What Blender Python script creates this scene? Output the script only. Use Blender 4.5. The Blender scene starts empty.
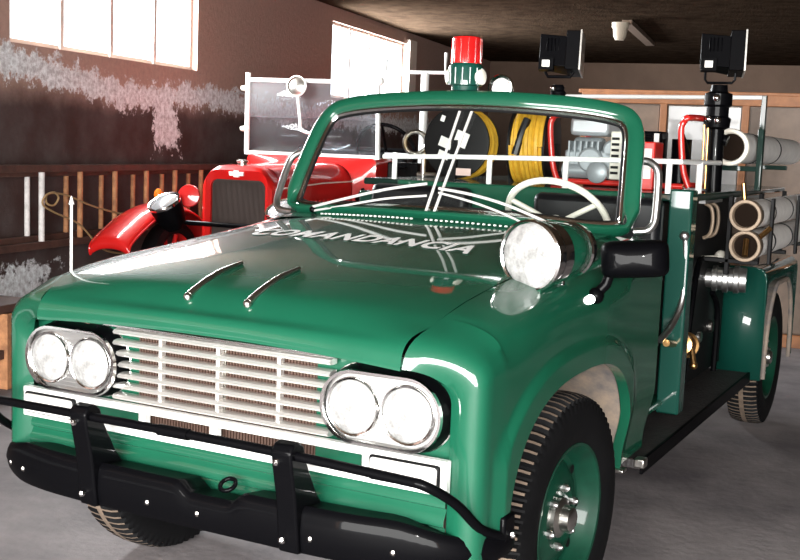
import bpy, bmesh, math, random
from mathutils import Vector, Matrix
random.seed(7)
sc = bpy.context.scene
COL = sc.collection
PI = math.pi
R = math.radians

# ------------------------------------------------------------------ materials
def nodes(name):
    m = bpy.data.materials.new(name); m.use_nodes = True
    nt = m.node_tree
    return m, nt, nt.nodes['Principled BSDF']

def mat(name, col, rough=.5, metal=0., coat=0., noise=0., scale=8., col2=None, bump=0., spec=.5, bscale=None):
    m, nt, b = nodes(name)
    b.inputs['Base Color'].default_value = (*col, 1)
    b.inputs['Roughness'].default_value = rough
    b.inputs['Metallic'].default_value = metal
    b.inputs['Coat Weight'].default_value = coat
    b.inputs['Coat Roughness'].default_value = .04
    b.inputs['Specular IOR Level'].default_value = spec
    if noise or col2:
        tc = nt.nodes.new('ShaderNodeTexCoord')
        n = nt.nodes.new('ShaderNodeTexNoise'); n.inputs['Scale'].default_value = scale
        n.inputs['Detail'].default_value = 6; n.inputs['Roughness'].default_value = .65
        nt.links.new(tc.outputs['Object'], n.inputs['Vector'])
        r = nt.nodes.new('ShaderNodeValToRGB')
        c2 = col2 if col2 else tuple(c*(1-noise) for c in col)
        r.color_ramp.elements[0].position = .35; r.color_ramp.elements[1].position = .66
        r.color_ramp.elements[0].color = (*col, 1); r.color_ramp.elements[1].color = (*c2, 1)
        nt.links.new(n.outputs['Fac'], r.inputs['Fac'])
        nt.links.new(r.outputs['Color'], b.inputs['Base Color'])
    if bump:
        tc = nt.nodes.new('ShaderNodeTexCoord')
        n = nt.nodes.new('ShaderNodeTexNoise'); n.inputs['Scale'].default_value = bscale or scale*4
        n.inputs['Detail'].default_value = 8
        bp = nt.nodes.new('ShaderNodeBump'); bp.inputs['Strength'].default_value = bump
        bp.inputs['Distance'].default_value = .02
        nt.links.new(tc.outputs['Object'], n.inputs['Vector'])
        nt.links.new(n.outputs['Fac'], bp.inputs['Height'])
        nt.links.new(bp.outputs['Normal'], b.inputs['Normal'])
    return m

def glass_mat(name, tint=(.95, .98, .97), refl=1.45, haze=0.):
    m = bpy.data.materials.new(name); m.use_nodes = True
    nt = m.node_tree; nt.nodes.clear()
    o = nt.nodes.new('ShaderNodeOutputMaterial')
    t = nt.nodes.new('ShaderNodeBsdfTransparent'); t.inputs['Color'].default_value = (*tint, 1)
    g = nt.nodes.new('ShaderNodeBsdfGlossy'); g.inputs['Roughness'].default_value = .02
    fr = nt.nodes.new('ShaderNodeLayerWeight')
    p5 = nt.nodes.new('ShaderNodeMath'); p5.operation = 'POWER'; p5.inputs[1].default_value = 5
    ma = nt.nodes.new('ShaderNodeMath'); ma.operation = 'MULTIPLY_ADD'; ma.inputs[1].default_value = .9; ma.inputs[2].default_value = (refl-1)**2/(refl+1)**2
    nt.links.new(fr.outputs['Facing'], p5.inputs[0]); nt.links.new(p5.outputs[0], ma.inputs[0])
    mx = nt.nodes.new('ShaderNodeMixShader')
    nt.links.new(ma.outputs[0], mx.inputs['Fac'])
    nt.links.new(t.outputs['BSDF'], mx.inputs[1]); nt.links.new(g.outputs['BSDF'], mx.inputs[2])
    last = mx
    if haze:
        d = nt.nodes.new('ShaderNodeBsdfDiffuse'); d.inputs['Color'].default_value = (.8, .8, .82, 1)
        m2 = nt.nodes.new('ShaderNodeMixShader'); m2.inputs['Fac'].default_value = haze
        nt.links.new(mx.outputs[0], m2.inputs[1]); nt.links.new(d.outputs[0], m2.inputs[2]); last = m2
    nt.links.new(last.outputs[0], o.inputs['Surface'])
    return m

GREEN = mat('green_paint', (.004, .073, .038), .55, 0, 1., noise=.12, scale=3, spec=.15)
RIMGREEN = mat('worn_wheel_paint', (.003, .040, .022), .45, 0, .3, noise=.4, scale=10, spec=.2)
DKGREEN = mat('dark_green_paint', (.003, .018, .013), .5, 0, .6, spec=.1)
TEAL = mat('shaded_green_paint', (.003, .045, .032), .5, 0, 1., spec=.15)  # darkened green: weak light on posts and rear fenders put into the colour
CHROME = mat('chrome', (.86, .86, .85), .12, 1.)
GRILLE = mat('bright_grille_metal', (.80,.78,.75), .34, .82)
PALE = mat('pale_bright_metal', (.72,.71,.69), .35, .35)
DCHROME = mat('worn_chrome', (.62, .60, .56), .28, 1., noise=.25, scale=30)
WHITE = mat('white_paint', (.80, .80, .78), .35, 0, .3)
CREAM = mat('cream_paint', (.74, .71, .62), .35, 0, .3)
BLACK = mat('black_paint', (.0015, .0015, .002), .5, 0, .10, spec=.03)
MATTBLACK = mat('matt_black', (.004, .004, .0045), .55, spec=.2)
VINYL = mat('black_vinyl', (.004, .0045, .006), .4, spec=.35)
RUBBER = mat('tyre_rubber', (.004, .004, .0045), .65, spec=.12, noise=.3, scale=12)
TREAD = mat('dusty_tread', (.15, .108, .078), .85, noise=.45, scale=25)
RED = mat('red_paint', (.52, .009, .008), .4, 0, .8, spec=.2)
REDPIPE = mat('red_tube_paint', (.55, .02, .015), .3, 0, .5)
DUST = mat('dusty_liner', (.30, .23, .17), .9, col2=(.10, .095, .10), scale=7)
BROWNFIN = mat('radiator_fins', (.06, .030, .020), .7)
BRASS = mat('brass', (.62, .36, .14), .3, 1., noise=.3, scale=25)
ALU = mat('aluminium', (.70, .70, .69), .32, 1.)
GREY = mat('grey_engine_paint', (.30, .33, .35), .4, .3)
SILVER = mat('silver_tank', (.60, .63, .66), .3, .6)
LENS = mat('lamp_lens', (.36, .36, .355), .2, 0, .6, col2=(.17,.17,.165), scale=26, bump=.25, bscale=60)
AMBERLENS = mat('signal_lens', (.85, .83, .80), .2, 0, .6)
YELLOW = mat('yellow_hose', (.72, .40, .03), .55, noise=.25, scale=20)
CANVAS = mat('white_canvas', (.74, .71, .68), .75, noise=.15, scale=18)
PAPER = mat('white_label', (.80, .78, .74), .6)
LETTER = mat('white_lettering', (.93, .93, .91), .6)
DECK = mat('dirty_step', (.035, .030, .030), .6, noise=.6, scale=14, bump=.3)
WOOD = mat('ladder_wood', (.46, .21, .09), .75, col2=(.20, .085, .04), scale=14)
PALEWOOD = mat('weathered_wood', (.68, .64, .62), .8, noise=.35, scale=18)
RAILWOOD = mat('dark_rail_wood', (.075, .030, .020), .75, noise=.5, scale=9)
OAK = mat('orange_timber', (.38, .15, .055), .55, noise=.35, scale=10)
PLY = mat('brown_panel', (.19, .125, .085), .5, noise=.3, scale=6)
ROPE = mat('brown_cable', (.27, .17, .075), .7)
REDLENS = mat('red_dome', (.62, .012, .012), .12, 0, 1.)
REDLENS.node_tree.nodes['Principled BSDF'].inputs['Transmission Weight'].default_value = .35
GLASS = glass_mat('windscreen_glass')
REDGLASS = glass_mat('old_screen_glass', (.80, .82, .86), 1.22, .02)
UPGLASS = glass_mat('upper_screen_glass', (.80, .82, .86), 1.22, .05)
WGLASS = glass_mat('window_glass', (.95, .96, .96))
CUPGLASS = mat('cupboard_glass', (.20, .195, .19), .25, 0, .3)

# ------------------------------------------------------------------ mesh builder
CPOS = {}
class MB:
    def __init__(s): s.v = []; s.f = []; s.mi = []
    def add(s, vs, fs, m=0):
        o = len(s.v); s.v += [Vector(p) for p in vs]
        for f in fs: s.f.append([i+o for i in f]); s.mi.append(m)
        return s
    def box(s, c, d, rot=None, m=0):
        x, y, z = (q/2 for q in d); c = Vector(c)
        vs = [Vector(p) for p in ((-x,-y,-z),(x,-y,-z),(x,y,-z),(-x,y,-z),(-x,-y,z),(x,-y,z),(x,y,z),(-x,y,z))]
        if rot is not None: vs = [rot @ p for p in vs]
        return s.add([c+p for p in vs], [(3,2,1,0),(4,5,6,7),(0,1,5,4),(1,2,6,5),(2,3,7,6),(3,0,4,7)], m)
    def grid(s, rows, closed_u=False, closed_v=False, m=0, flip=False):
        nr, nc = len(rows), len(rows[0]); vs = [p for r in rows for p in r]; fs = []
        for i in range(nr if closed_v else nr-1):
            for j in range(nc if closed_u else nc-1):
                a = i*nc+j; b = i*nc+(j+1) % nc; c = ((i+1) % nr)*nc+(j+1) % nc; d = ((i+1) % nr)*nc+j
                fs.append((d,c,b,a) if flip else (a,b,c,d))
        return s.add(vs, fs, m)
    def lathe(s, prof, o, ax, n=32, m=0, cap=True):
        ax = Vector(ax).normalized(); o = Vector(o)
        t = Vector((0,0,1)) if abs(ax.z) < .9 else Vector((1,0,0))
        u = ax.cross(t).normalized(); w = ax.cross(u)
        rows = [[o+ax*h+(u*math.cos(2*PI*k/n)+w*math.sin(2*PI*k/n))*r for k in range(n)] for h, r in prof]
        s.grid(rows, closed_u=True, m=m)
        if cap:
            o0 = len(s.v)-len(rows)*n
            s.f.append([o0+k for k in range(n)][::-1]); s.mi.append(m)
            s.f.append([o0+(len(rows)-1)*n+k for k in range(n)]); s.mi.append(m)
        return s
    def cyl(s, a, b, r, r2=None, n=16, m=0):
        a, b = Vector(a), Vector(b); d = b-a
        return s.lathe([(0, r), (d.length, r if r2 is None else r2)], a, d, n, m)
    def tube(s, path, r, n=10, closed=False, m=0, sm=1, ry=None):
        P = [Vector(p) for p in path]
        if sm > 1: P = spline(P, sm, closed)
        rows = []; up = None; L = len(P)
        for i, p in enumerate(P):
            if closed: t = (P[(i+1) % L]-P[i-1]).normalized()
            else: t = (P[min(i+1, L-1)]-P[max(i-1, 0)]).normalized()
            if up is None: up = Vector((0,0,1)) if abs(t.z) < .9 else Vector((0,1,0))
            u = t.cross(up).normalized(); up = u.cross(t).normalized()
            rr = r[i] if isinstance(r, list) else r
            rows.append([p+u*math.cos(2*PI*k/n)*rr+up*math.sin(2*PI*k/n)*(ry or rr) for k in range(n)])
        o = len(s.v)
        s.grid(rows, closed_u=True, closed_v=closed, m=m)
        if not closed:
            s.f.append([o+k for k in range(n)][::-1]); s.mi.append(m)
            s.f.append([o+(L-1)*n+k for k in range(n)]); s.mi.append(m)
        return s
    def prism(s, pts, vec, m=0):
        vec = Vector(vec); P = [Vector(p) for p in pts]; n = len(P)
        fs = [list(range(n))[::-1], [n+i for i in range(n)]]+[(i,(i+1) % n,n+(i+1) % n,n+i) for i in range(n)]
        return s.add(P+[p+vec for p in P], fs, m)
    def sphere(s, c, r, n=16, sz=1., m=0):
        prof = [(-math.cos(PI*i/(n//2))*r*sz, max(math.sin(PI*i/(n//2))*r, 1e-4)) for i in range(n//2+1)]
        return s.lathe(prof, c, (0,0,1), n, m)
    def build(s, name, mats, parent=None, smooth=True, bevel=0., solid=0., xf=None, origin=None):
        if not isinstance(mats, (list, tuple)): mats = [mats]
        if xf is not None: s.v = [xf @ p for p in s.v]
        lo = [min(p[i] for p in s.v) for i in range(3)]; hi = [max(p[i] for p in s.v) for i in range(3)]
        c = Vector([(lo[i]+hi[i])/2 for i in range(3)]) if origin is None else Vector(origin)
        if parent is None and origin is None: c.z = lo[2]
        me = bpy.data.meshes.new(name)
        me.from_pydata([p-c for p in s.v], [], s.f)
        for q in mats: me.materials.append(q)
        for i, p in enumerate(me.polygons): p.material_index = s.mi[i]
        bm = bmesh.new(); bm.from_mesh(me); bmesh.ops.recalc_face_normals(bm, faces=bm.faces); bm.to_mesh(me); bm.free()
        if smooth: me.shade_smooth(); me.set_sharp_from_angle(angle=R(38))
        o = bpy.data.objects.new(name, me); COL.objects.link(o)
        CPOS[o] = c.copy()
        o.location = c
        if parent is not None:
            o.parent = parent; o.location = c-CPOS.get(parent, Vector())
        if bevel:
            b = o.modifiers.new('bevel', 'BEVEL'); b.width = bevel; b.segments = 2; b.limit_method = 'ANGLE'; b.angle_limit = R(40)
        if solid:
            b = o.modifiers.new('solid', 'SOLIDIFY'); b.thickness = solid; b.offset = 0
        return o

def spline(P, k, closed=False):
    out = []; n = len(P)
    for i in range(n if closed else n-1):
        if closed: p0, p1, p2, p3 = P[i-1], P[i], P[(i+1) % n], P[(i+2) % n]
        else: p0, p1, p2, p3 = P[max(i-1, 0)], P[i], P[i+1], P[min(i+2, n-1)]
        for j in range(k):
            t = j/k
            out.append(.5*((2*p1)+(-p0+p2)*t+(2*p0-5*p1+4*p2-p3)*t*t+(-p0+3*p1-3*p2+p3)*t**3))
    if not closed: out.append(P[-1].copy())
    return out
def interp(T, x):
    if x <= T[0][0]: return T[0][1]
    for (a, p), (b, q) in zip(T, T[1:]):
        if x <= b: return p+(q-p)*(x-a)/(b-a)
    return T[-1][1]
def S(x, a, b):
    t = min(1, max(0, (x-a)/(b-a))); return t*t*(3-2*t)

def tag(o, label, cat, group=None):
    o['label'] = label; o['category'] = cat
    if group: o['group'] = group
    return o
def thing(name, label, cat, loc=(0,0,0), rotz=0., group=None):
    o = bpy.data.objects.new(name, None); COL.objects.link(o)
    o.empty_display_size = .1
    o.location = loc; o.rotation_euler = (0,0,rotz)
    return tag(o, label, cat, group)
def struct(o): o['kind'] = 'structure'; return o
def lbl(o, l): o['label'] = l; return o

# garage frame: x = sideways, y = deeper along the left wall; the origin is the spot on the floor under the photographer
GA = .1655; GO = Vector((1.834, -2.425, 0))
GM = Matrix.Translation(GO) @ Matrix.Rotation(GA, 4, 'Z')
def garage(o):
    o.matrix_world = GM @ o.matrix_world; return o
def gthing(name, label, cat, x, y, z=0., rz=0., group=None):
    p = GM @ Vector((x, y, z))
    return thing(name, label, cat, p, GA+rz, group)

# ================================================================== THE GREEN FIRE TRUCK (front at y=0, facing -y)
T = thing('fire_truck', 'dark green open fire truck with chrome grille and black bumper filling the foreground', 'fire truck')

HP = [(-.046,.907),(-.045,.925),(-.038,.948),(-.022,.970),(.01,.995),(.06,1.020),(.13,1.042),(.25,1.066),(.41,1.087),(.6,1.105),(.83,1.125),(1.1,1.150),(1.2,1.158)]
def hz(y): return interp(HP, y)
def crown(x, y): return (.020*(1-S(y, -.046, .0)))*max(0, 1-abs(x/.63)**2.2)+S(y, -.03, .08)*(.017+.006*S(y, .3, .8)-.036*abs(x/.63)**3.2)
def hoodz(x, y): return hz(y)+crown(x, y)
# hood
mb = MB(); rows = []
ys = spline([Vector((a, b, 0)) for a, b in HP], 5)
XS = [-.627+1.254*i/40 for i in range(41)]
for p in ys:
    rows.append([(x*(1-.045*S(.1-p.x, 0, .14)), p.x, p.y+crown(x, p.x)) for x in XS])
rows.insert(0, [(a[0], a[1]+.05, a[2]-.004) for a in rows[0]])
mb.grid(rows)
hood = mb.build('hood', GREEN, T)
# lettering on the hood
cu = bpy.data.curves.new('lettering', 'FONT'); cu.body = 'COMANDANCIA'; cu.size = .115; cu.align_x = 'CENTER'; cu.offset = .0038
cu.space_character = 1.10
to = bpy.data.objects.new('tmp_text', cu); COL.objects.link(to)
bpy.context.view_layer.update()
me = bpy.data.meshes.new_from_object(to.evaluated_get(bpy.context.evaluated_depsgraph_get()))
bpy.data.objects.remove(to)
bm = bmesh.new(); bm.from_mesh(me)
bmesh.ops.triangulate(bm, faces=bm.faces)
bmesh.ops.subdivide_edges(bm, edges=[e for e in bm.edges if e.calc_length() > .03], cuts=2)
xs = [v.co.x for v in bm.verts]; wd = max(xs)-min(xs); cx = (max(xs)+min(xs))/2
mb = MB()
for v in bm.verts:
    x = (v.co.x-cx)*.825/wd+.010; y = .715+v.co.y*1.5
    mb.v.append(Vector((x, y, hoodz(x, y)+.0025)))
bm.verts.index_update()
for f in bm.faces: mb.f.append([v.index for v in f.verts]); mb.mi.append(0)
bm.free()
lt = mb.build('lettering', LETTER, hood)
lbl(lt, 'white capital letters COMANDANCIA')
# hood ornaments
for sx in (-.1, .1):
    mb = MB()
    pth = []
    for i in range(9):
        t = i/8; y = .022+t*.245
        za, zb = hoodz(sx, .022)+.012, hoodz(sx, .267)+.006
        pth.append((sx, y, za+(zb-za)*t+.012*math.sin(PI*t)))
    mb.tube(pth, [.0085+.003*math.sin(PI*min(1, .25+t*.75))*(1-t*.75)-.003*t for t in [i/8 for i in range(9)]], n=10, ry=None)
    mb.sphere((sx, .018, hoodz(sx, .018)+.010), .0125)
    lbl(mb.build('hood_ornament', DCHROME, hood), 'chrome spear ornament')

# fenders -----------------------------------------------------------
AC, AH, AZ, AT, AN = .720, .555, .42, .395, 2.6
def arch(y):
    t = abs((y-AC)/AH)
    return None if t >= 1 else AZ+AT*(1-t**AN)**(1/AN)
def arch_d(y, z):
    e = (abs((y-AC)/AH)**AN+(max(0, z-AZ)/AT)**AN)**(1/AN)
    return (e-1)*.46
seam = [Vector(p) for p in ((.601,-.042,.911),(.603,-.034,.945),(.608,-.019,.968),(.613,.006,.990),(.618,.04,1.010),(.624,.085,1.028),(.629,.15,1.047),(.630,.25,1.066),(.630,.41,1.087),(.63,.6,1.105),(.63,.83,1.125),(.63,1.1,1.150),(.645,1.3,1.158),(.665,1.45,1.160),(.69,1.62,1.155))]
for q in seam: q.z -= .018*S(q.y, -.03, .08)*(1-S(q.y, 1.15, 1.3))
def seam_at(y):
    for a, b in zip(seam, seam[1:]):
        if y <= b.y: return a.lerp(b, (y-a.y)/(b.y-a.y))
    return seam[-1].copy()
front = [((.700,.040), 0), ((.722,.028), 1), ((.745,.020), 2), ((.766,.020), 3), ((.783,.030), 4), ((.794,.050), 5), ((.800,.085), 6), ((.802,.11), 7), ((.803,.132), 7.6), ((.804,.150), 8)]
cols = [((x, y), seam[0].lerp(seam[1], 0) if k == 0 else None, k) for (x, y), k in front]
def bxx(y): return .804-.012*S(y, .9, 1.62)
yl = []
for i in range(49):
    th = PI*i/48; yl.append(AC-AH*.9999*math.cos(th))
yl = [AC-AH-.0008]+yl+[AC+AH+.0008]+[1.30+.32*i/10 for i in range(11)]
def fender(side):
    C = []
    fs = [0,0,.6,1.2,2,2.8,3.6,4.4,5,5.6]
    for i, ((x, y), k) in enumerate(front):
        q = fs[i]; a = int(q); s_ = seam[a].lerp(seam[a+1], q-a)
        C.append((x, y, s_))
    for y in yl: C.append((bxx(y), y, seam_at(max(y-.06*(1-S(y, .2, .5)), .075))))
    rows = []
    for x, y, s_ in C:
        a = arch(y); zb = a if a else (.435 if y < .5 else .375)
        fr_ = 1-S(y, .03, .25)
        zs = s_.z-.15+.06*fr_
        if y > 1.2: zs = s_.z-.11
        col = []
        hx_, hy_ = x-s_.x, y-s_.y
        P0 = s_; P1 = s_+Vector((hx_*.70, hy_*.70, -.008-.010*S(y, .2, .6))); P2 = Vector((x, y, s_.z-.055)); P3 = Vector((x, y, zs))
        for i in range(15):
            t = i/14
            col.append(P0*(1-t)**3+3*P1*t*(1-t)**2+3*P2*t*t*(1-t)+P3*t**3)
        n = 26
        for i in range(1, n+1):
            t = i/n; z = zs+(zb-zs)*t
            col.append(Vector((x, y, z)))
        out = []
        for p in col:
            d = arch_d(p.y, p.z) if p.y > .12 else 1
            fl = .012*(1-S(d, .065, .100))*S(1.36-p.y, 0, .1)
            rc = .006*S(p.y, .055, .085)*S(.985-p.z, 0, .03)*(1-S(p.y, .55, 1.0))*(1-fl/.012)
            tuck = .035*S(.62-p.z, 0, .22)*S(p.y, 1.2, 1.3) if p.y > 1.2 else 0
            wgt = S(p.x, .7, .79)
            out.append(Vector((side*(p.x+(fl-rc)*wgt-tuck), p.y, p.z)))
        rows.append(out)
    mb = MB(); mb.grid(rows)
    # returned lip round the wheel opening
    edge = [r[-1] for r in rows[10:]]
    mb.grid([edge, [e-Vector((side*.035, 0, 0)) for e in edge]])
    return mb.build('fender', GREEN, T)
for sd in (1, -1):
    fe = fender(sd)
    # wheel housing liner
    mb = MB(); A = []
    for i in range(31):
        th = PI*i/30; y = AC-(AH+.01)*math.cos(th)
        t = min(1, abs((y-AC)/(AH+.01)))
        A.append((y, AZ+(AT+.012)*(1-t**AN)**(1/AN)))
    A = [(A[0][0], .40)]+A+[(A[-1][0], .385)]
    mb.grid([[(sd*.770, y, z) for y, z in A], [(sd*.42, y, z) for y, z in A]])
    mb.add([(sd*.42, y, z) for y, z in A], [list(range(len(A)))])
    lbl(mb.build('wheel_housing', DUST, T), 'dusty grey wheel housing')
    # crease trim under rear of the fender
    mb = MB(); mb.box((sd*.765, 1.28, .372), (.06, .05, .012))
    mb.build('mud_flap_bracket', DCHROME, T, bevel=.003)

# nose panel with ribbed apron ---------------------------------------
mb = MB()
mb.box((0, .075, .74), (1.40, .03, .36))
ap = [(.050,.60),(.038,.592),(.030,.575),(.030,.562),(.040,.556),(.034,.545),(.024,.53),(.024,.515),(.036,.508),(.030,.497),(.028,.47),(.045,.44),(.075,.435)]
mb.grid([[(x, y, z) for y, z in ap] for x in [-.70+1.4*i/20 for i in range(21)]])
mb.build('nose_panel', GREEN, T)
mb = MB(); mb.box((0, .064, .76), (.60, .012, .36))
for i in range(60): mb.box((-.295+.01*i, .056, .76), (.004, .01, .36))
lbl(mb.build('radiator_core', BROWNFIN, T), 'brown radiator fins behind the grille')

# grille -------------------------------------------------------------
GR = MB()
GR.box((0, .052, .80), (.02, .005, .2))
grille = GR.build('grille', DCHROME, T)
mb = MB(); mb.box((0, .030, .908), (.80, .04, .010)); mb.build('trim_strip', CHROME, grille, bevel=.003)
for i in range(7):
    z = .890-.0315*i
    hw = .364-.016*abs(i-3)/3*0
    mb = MB()
    pr = [(q+.028, w_) for q, w_ in [(.022, z+.0075), (.004, z+.0085), (-.010, z+.006), (-.016, z-.001), (-.010, z-.007), (.004, z-.0085), (.022, z-.0075)]]
    mb.prism([(-hw, y, zz) for y, zz in pr], (2*hw, 0, 0))
    mb.build('grille_bar', GRILLE, grille, smooth=False)
for x in (-.2, .0, .2):
    mb = MB(); mb.box((x, .034, .796), (.012, .022, .205)); mb.build('grille_divider', GRILLE, grille, bevel=.003)

# white lower bar with four slots and the signal lamps
mb = MB(); y0, y1 = .008, .035
zt, zb_ = .686, .597
mb.box((0, (y0+y1)/2, .676), (1.42, y1-y0, .020)); mb.box((0, (y0+y1)/2, .608), (1.42, y1-y0, .022))
for x0, x1 in ((-.71,-.47),(-.262,-.238),(-.012,.012),(.238,.262),(.47,.71)):
    mb.box(((x0+x1)/2, (y0+y1)/2, .642), (x1-x0, y1-y0-.001, .060))
low = mb.build('lower_grille_bar', WHITE, T, bevel=.003)
for sx in (-1, 1):
    mb = MB(); c = sx*.595
    mb.box((c, .004, .642), (.20, .016, .066)); hs = mb.build('signal_lamp', MATTBLACK, low, bevel=.014)
    mb = MB(); mb.box((c, -.004, .642), (.188, .016, .056)); mb.build('signal_lens', AMBERLENS, low, bevel=.012)

# twin headlamps ------------------------------------------------------
def stad(cx, cz, hw, hh, n=16):
    r = hh; c = hw-hh; P = []
    for i in range(n+1):
        a = -PI/2+PI*i/n; P.append((cx+c+r*math.cos(a), cz+r*math.sin(a)))
    for i in range(n+1):
        a = PI/2+PI*i/n; P.append((cx-c+r*math.cos(a), cz+r*math.sin(a)))
    return P
for sx in (-1, 1):
    cx = sx*.519; cz = .788; HY = .048
    def ring(hw, hh, y): return [(x, y+HY, z) for x, z in stad(cx, cz, hw, hh)]
    mb = MB()
    mb.grid([ring(.192, .113, .030), ring(.190, .111, .014), ring(.180, .102, .010)], closed_u=True)
    hl = mb.build('headlamp_unit', CHROME, T)
    mb = MB(); mb.grid([ring(.182, .105, .016), ring(.177, .099, -.030), ring(.174, .0955, -.042)], closed_u=True)
    for a in (-.08, .08): mb.sphere((cx+a, -.014+HY, cz+.106), .006, 8)
    lbl(mb.build('headlamp_shell', BLACK, hl), 'twin headlamp shell, coloured black for dark reflections and shade')  # black colour stands in for dark chrome reflections and shade under the lip
    mb = MB(); mb.grid([ring(.175, .0965, -.040), ring(.173, .0945, -.050), ring(.165, .0865, -.050), ring(.162, .0835, -.040)], closed_u=True)
    mb.build('bezel', CHROME, hl)
    mb = MB(); P = ring(.164, .0855, -.036); mb.add(P, [list(range(len(P)))])
    for i in range(14): mb.box((cx, -.037+HY, cz-.080+.0123*i), (.20, .004, .004))
    mb.build('reflector_plate', ALU, hl)
    for q in (-1, 1):
        lx = cx+q*.0785
        mb = MB(); mb.lathe([(0, .077), (.012, .077), (.016, .074), (.014, .070), (.0, .069)], (lx, -.034+HY, cz), (0,-1,0), 36, cap=False)
        rim = mb.build('lamp_rim', CHROME, hl)
        mb = MB(); mb.lathe([(0, .071), (.008, .068), (.015, .055), (.020, .035), (.022, .012), (.022, .001)], (lx, -.038+HY, cz), (0,-1,0), 36)
        mb.build('lamp_lens', LENS, hl)

# bumper ---------------------------------------------------------------
BXF = Matrix.Translation((-.010, .055, -.018)); BYF = Matrix.Translation((-.002, .055, -.040))
bp = [(-.83,.13),(-.826,.07),(-.80,.005),(-.75,-.055),(-.66,-.105),(-.52,-.138),(-.36,-.15),(-.26,-.152),(-.19,-.1525),(-.12,-.153),(-.05,-.1535),(0,-.154)]
bp = bp+[(-x, y) for x, y in bp[:-1]][::-1]
def btop(x):
    return .550-.040*S(abs(x), .60, .80)-.028*S(x, -.03, .02)*(1-S(x, .15, .19))
mb = MB(); rows = []
BP = spline([Vector((x, y, 0)) for x, y in bp], 4)
for i, p in enumerate(BP):
    t = (BP[min(i+1, len(BP)-1)]-BP[max(i-1, 0)]).normalized(); nrm = Vector((-t.y, t.x, 0))
    zt = btop(p.x); zl = .432+.012*S(abs(p.x), .6, .8)
    dp = .10 if abs(p.x) < .7 else .10*(1-S(abs(p.x), .7, .83))+.012
    pr = [(dp, zt-.012), (.012, zt+.002), (.003, zt-.004), (-.002, zt-.016), (-.006, (zt+zl)/2), (.0, zl+.012), (.006, zl+.002), (.03, zl)]
    rows.append([Vector((p.x, p.y, z))+nrm*d for d, z in pr])
mb.grid(rows)
bumper = mb.build('bumper', BLACK, T, solid=.006, xf=BXF)
for x in (-.70, -.62, .40, .62, .05, -.12):
    mb = MB(); y = interp([(q.x, q.y) for q in BP], x); mb.sphere((x, y-.004, .478), .009, 8); mb.build('bumper_bolt', DCHROME, bumper, xf=BXF)
mb = MB(); mb.tube([(.09+.022*math.cos(a), -.08+.018*math.sin(a), .545+.012*math.sin(a)) for a in [2*PI*i/16 for i in range(16)]], .006, closed=True)
mb.build('tow_ring', BLACK, bumper, xf=BXF)
# bull bar
mb = MB()
path = [(-.815,.09,.545),(-.812,.05,.55),(-.79,-.06,.615),(-.765,-.14,.69),(-.72,-.172,.708),(-.64,-.178,.712),(-.3,-.182,.716),(0,-.184,.718),(.3,-.182,.716),(.64,-.178,.706),(.72,-.172,.698),(.765,-.10,.645),(.79,-.01,.565),(.812,.07,.525),(.815,.10,.51)]
mb.tube(path, .0125, 12, sm=5)
mb.cyl((-.07,-.184,.717), (.03,-.184,.718), .0155)
bull = mb.build('bull_bar', BLACK, T, xf=BYF)
for sx in (-1, 1):
    mb = MB(); x0 = sx*.335
    pts = [(-.200,.745),(-.212,.725),(-.206,.690),(-.185,.60),(-.172,.50),(-.165,.455),(-.13,.45),(-.05,.50),(-.04,.545),(-.085,.60),(-.135,.69),(-.150,.735),(-.172,.750)]
    mb.prism([(x0-.030, y, z) for y, z in pts], (.060, 0, 0))
    po = mb.build('bumper_post', BLACK, bull, bevel=.006, xf=BYF)
    for z in (.49, .70):
        m2 = MB(); m2.sphere((x0-.012, -.176 if z < .6 else -.210, z), .010, 8); m2.build('bolt', CHROME, po, xf=BYF)
    mb = MB(); mb.box((sx*.815, .105, .535), (.022, .07, .08)); br = mb.build('bar_bracket', BLACK, bull, bevel=.008, xf=BYF)
    m2 = MB(); m2.sphere((sx*.834, .10, .525), .010, 8); m2.build('bolt', CHROME, br, xf=BYF)

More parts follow.
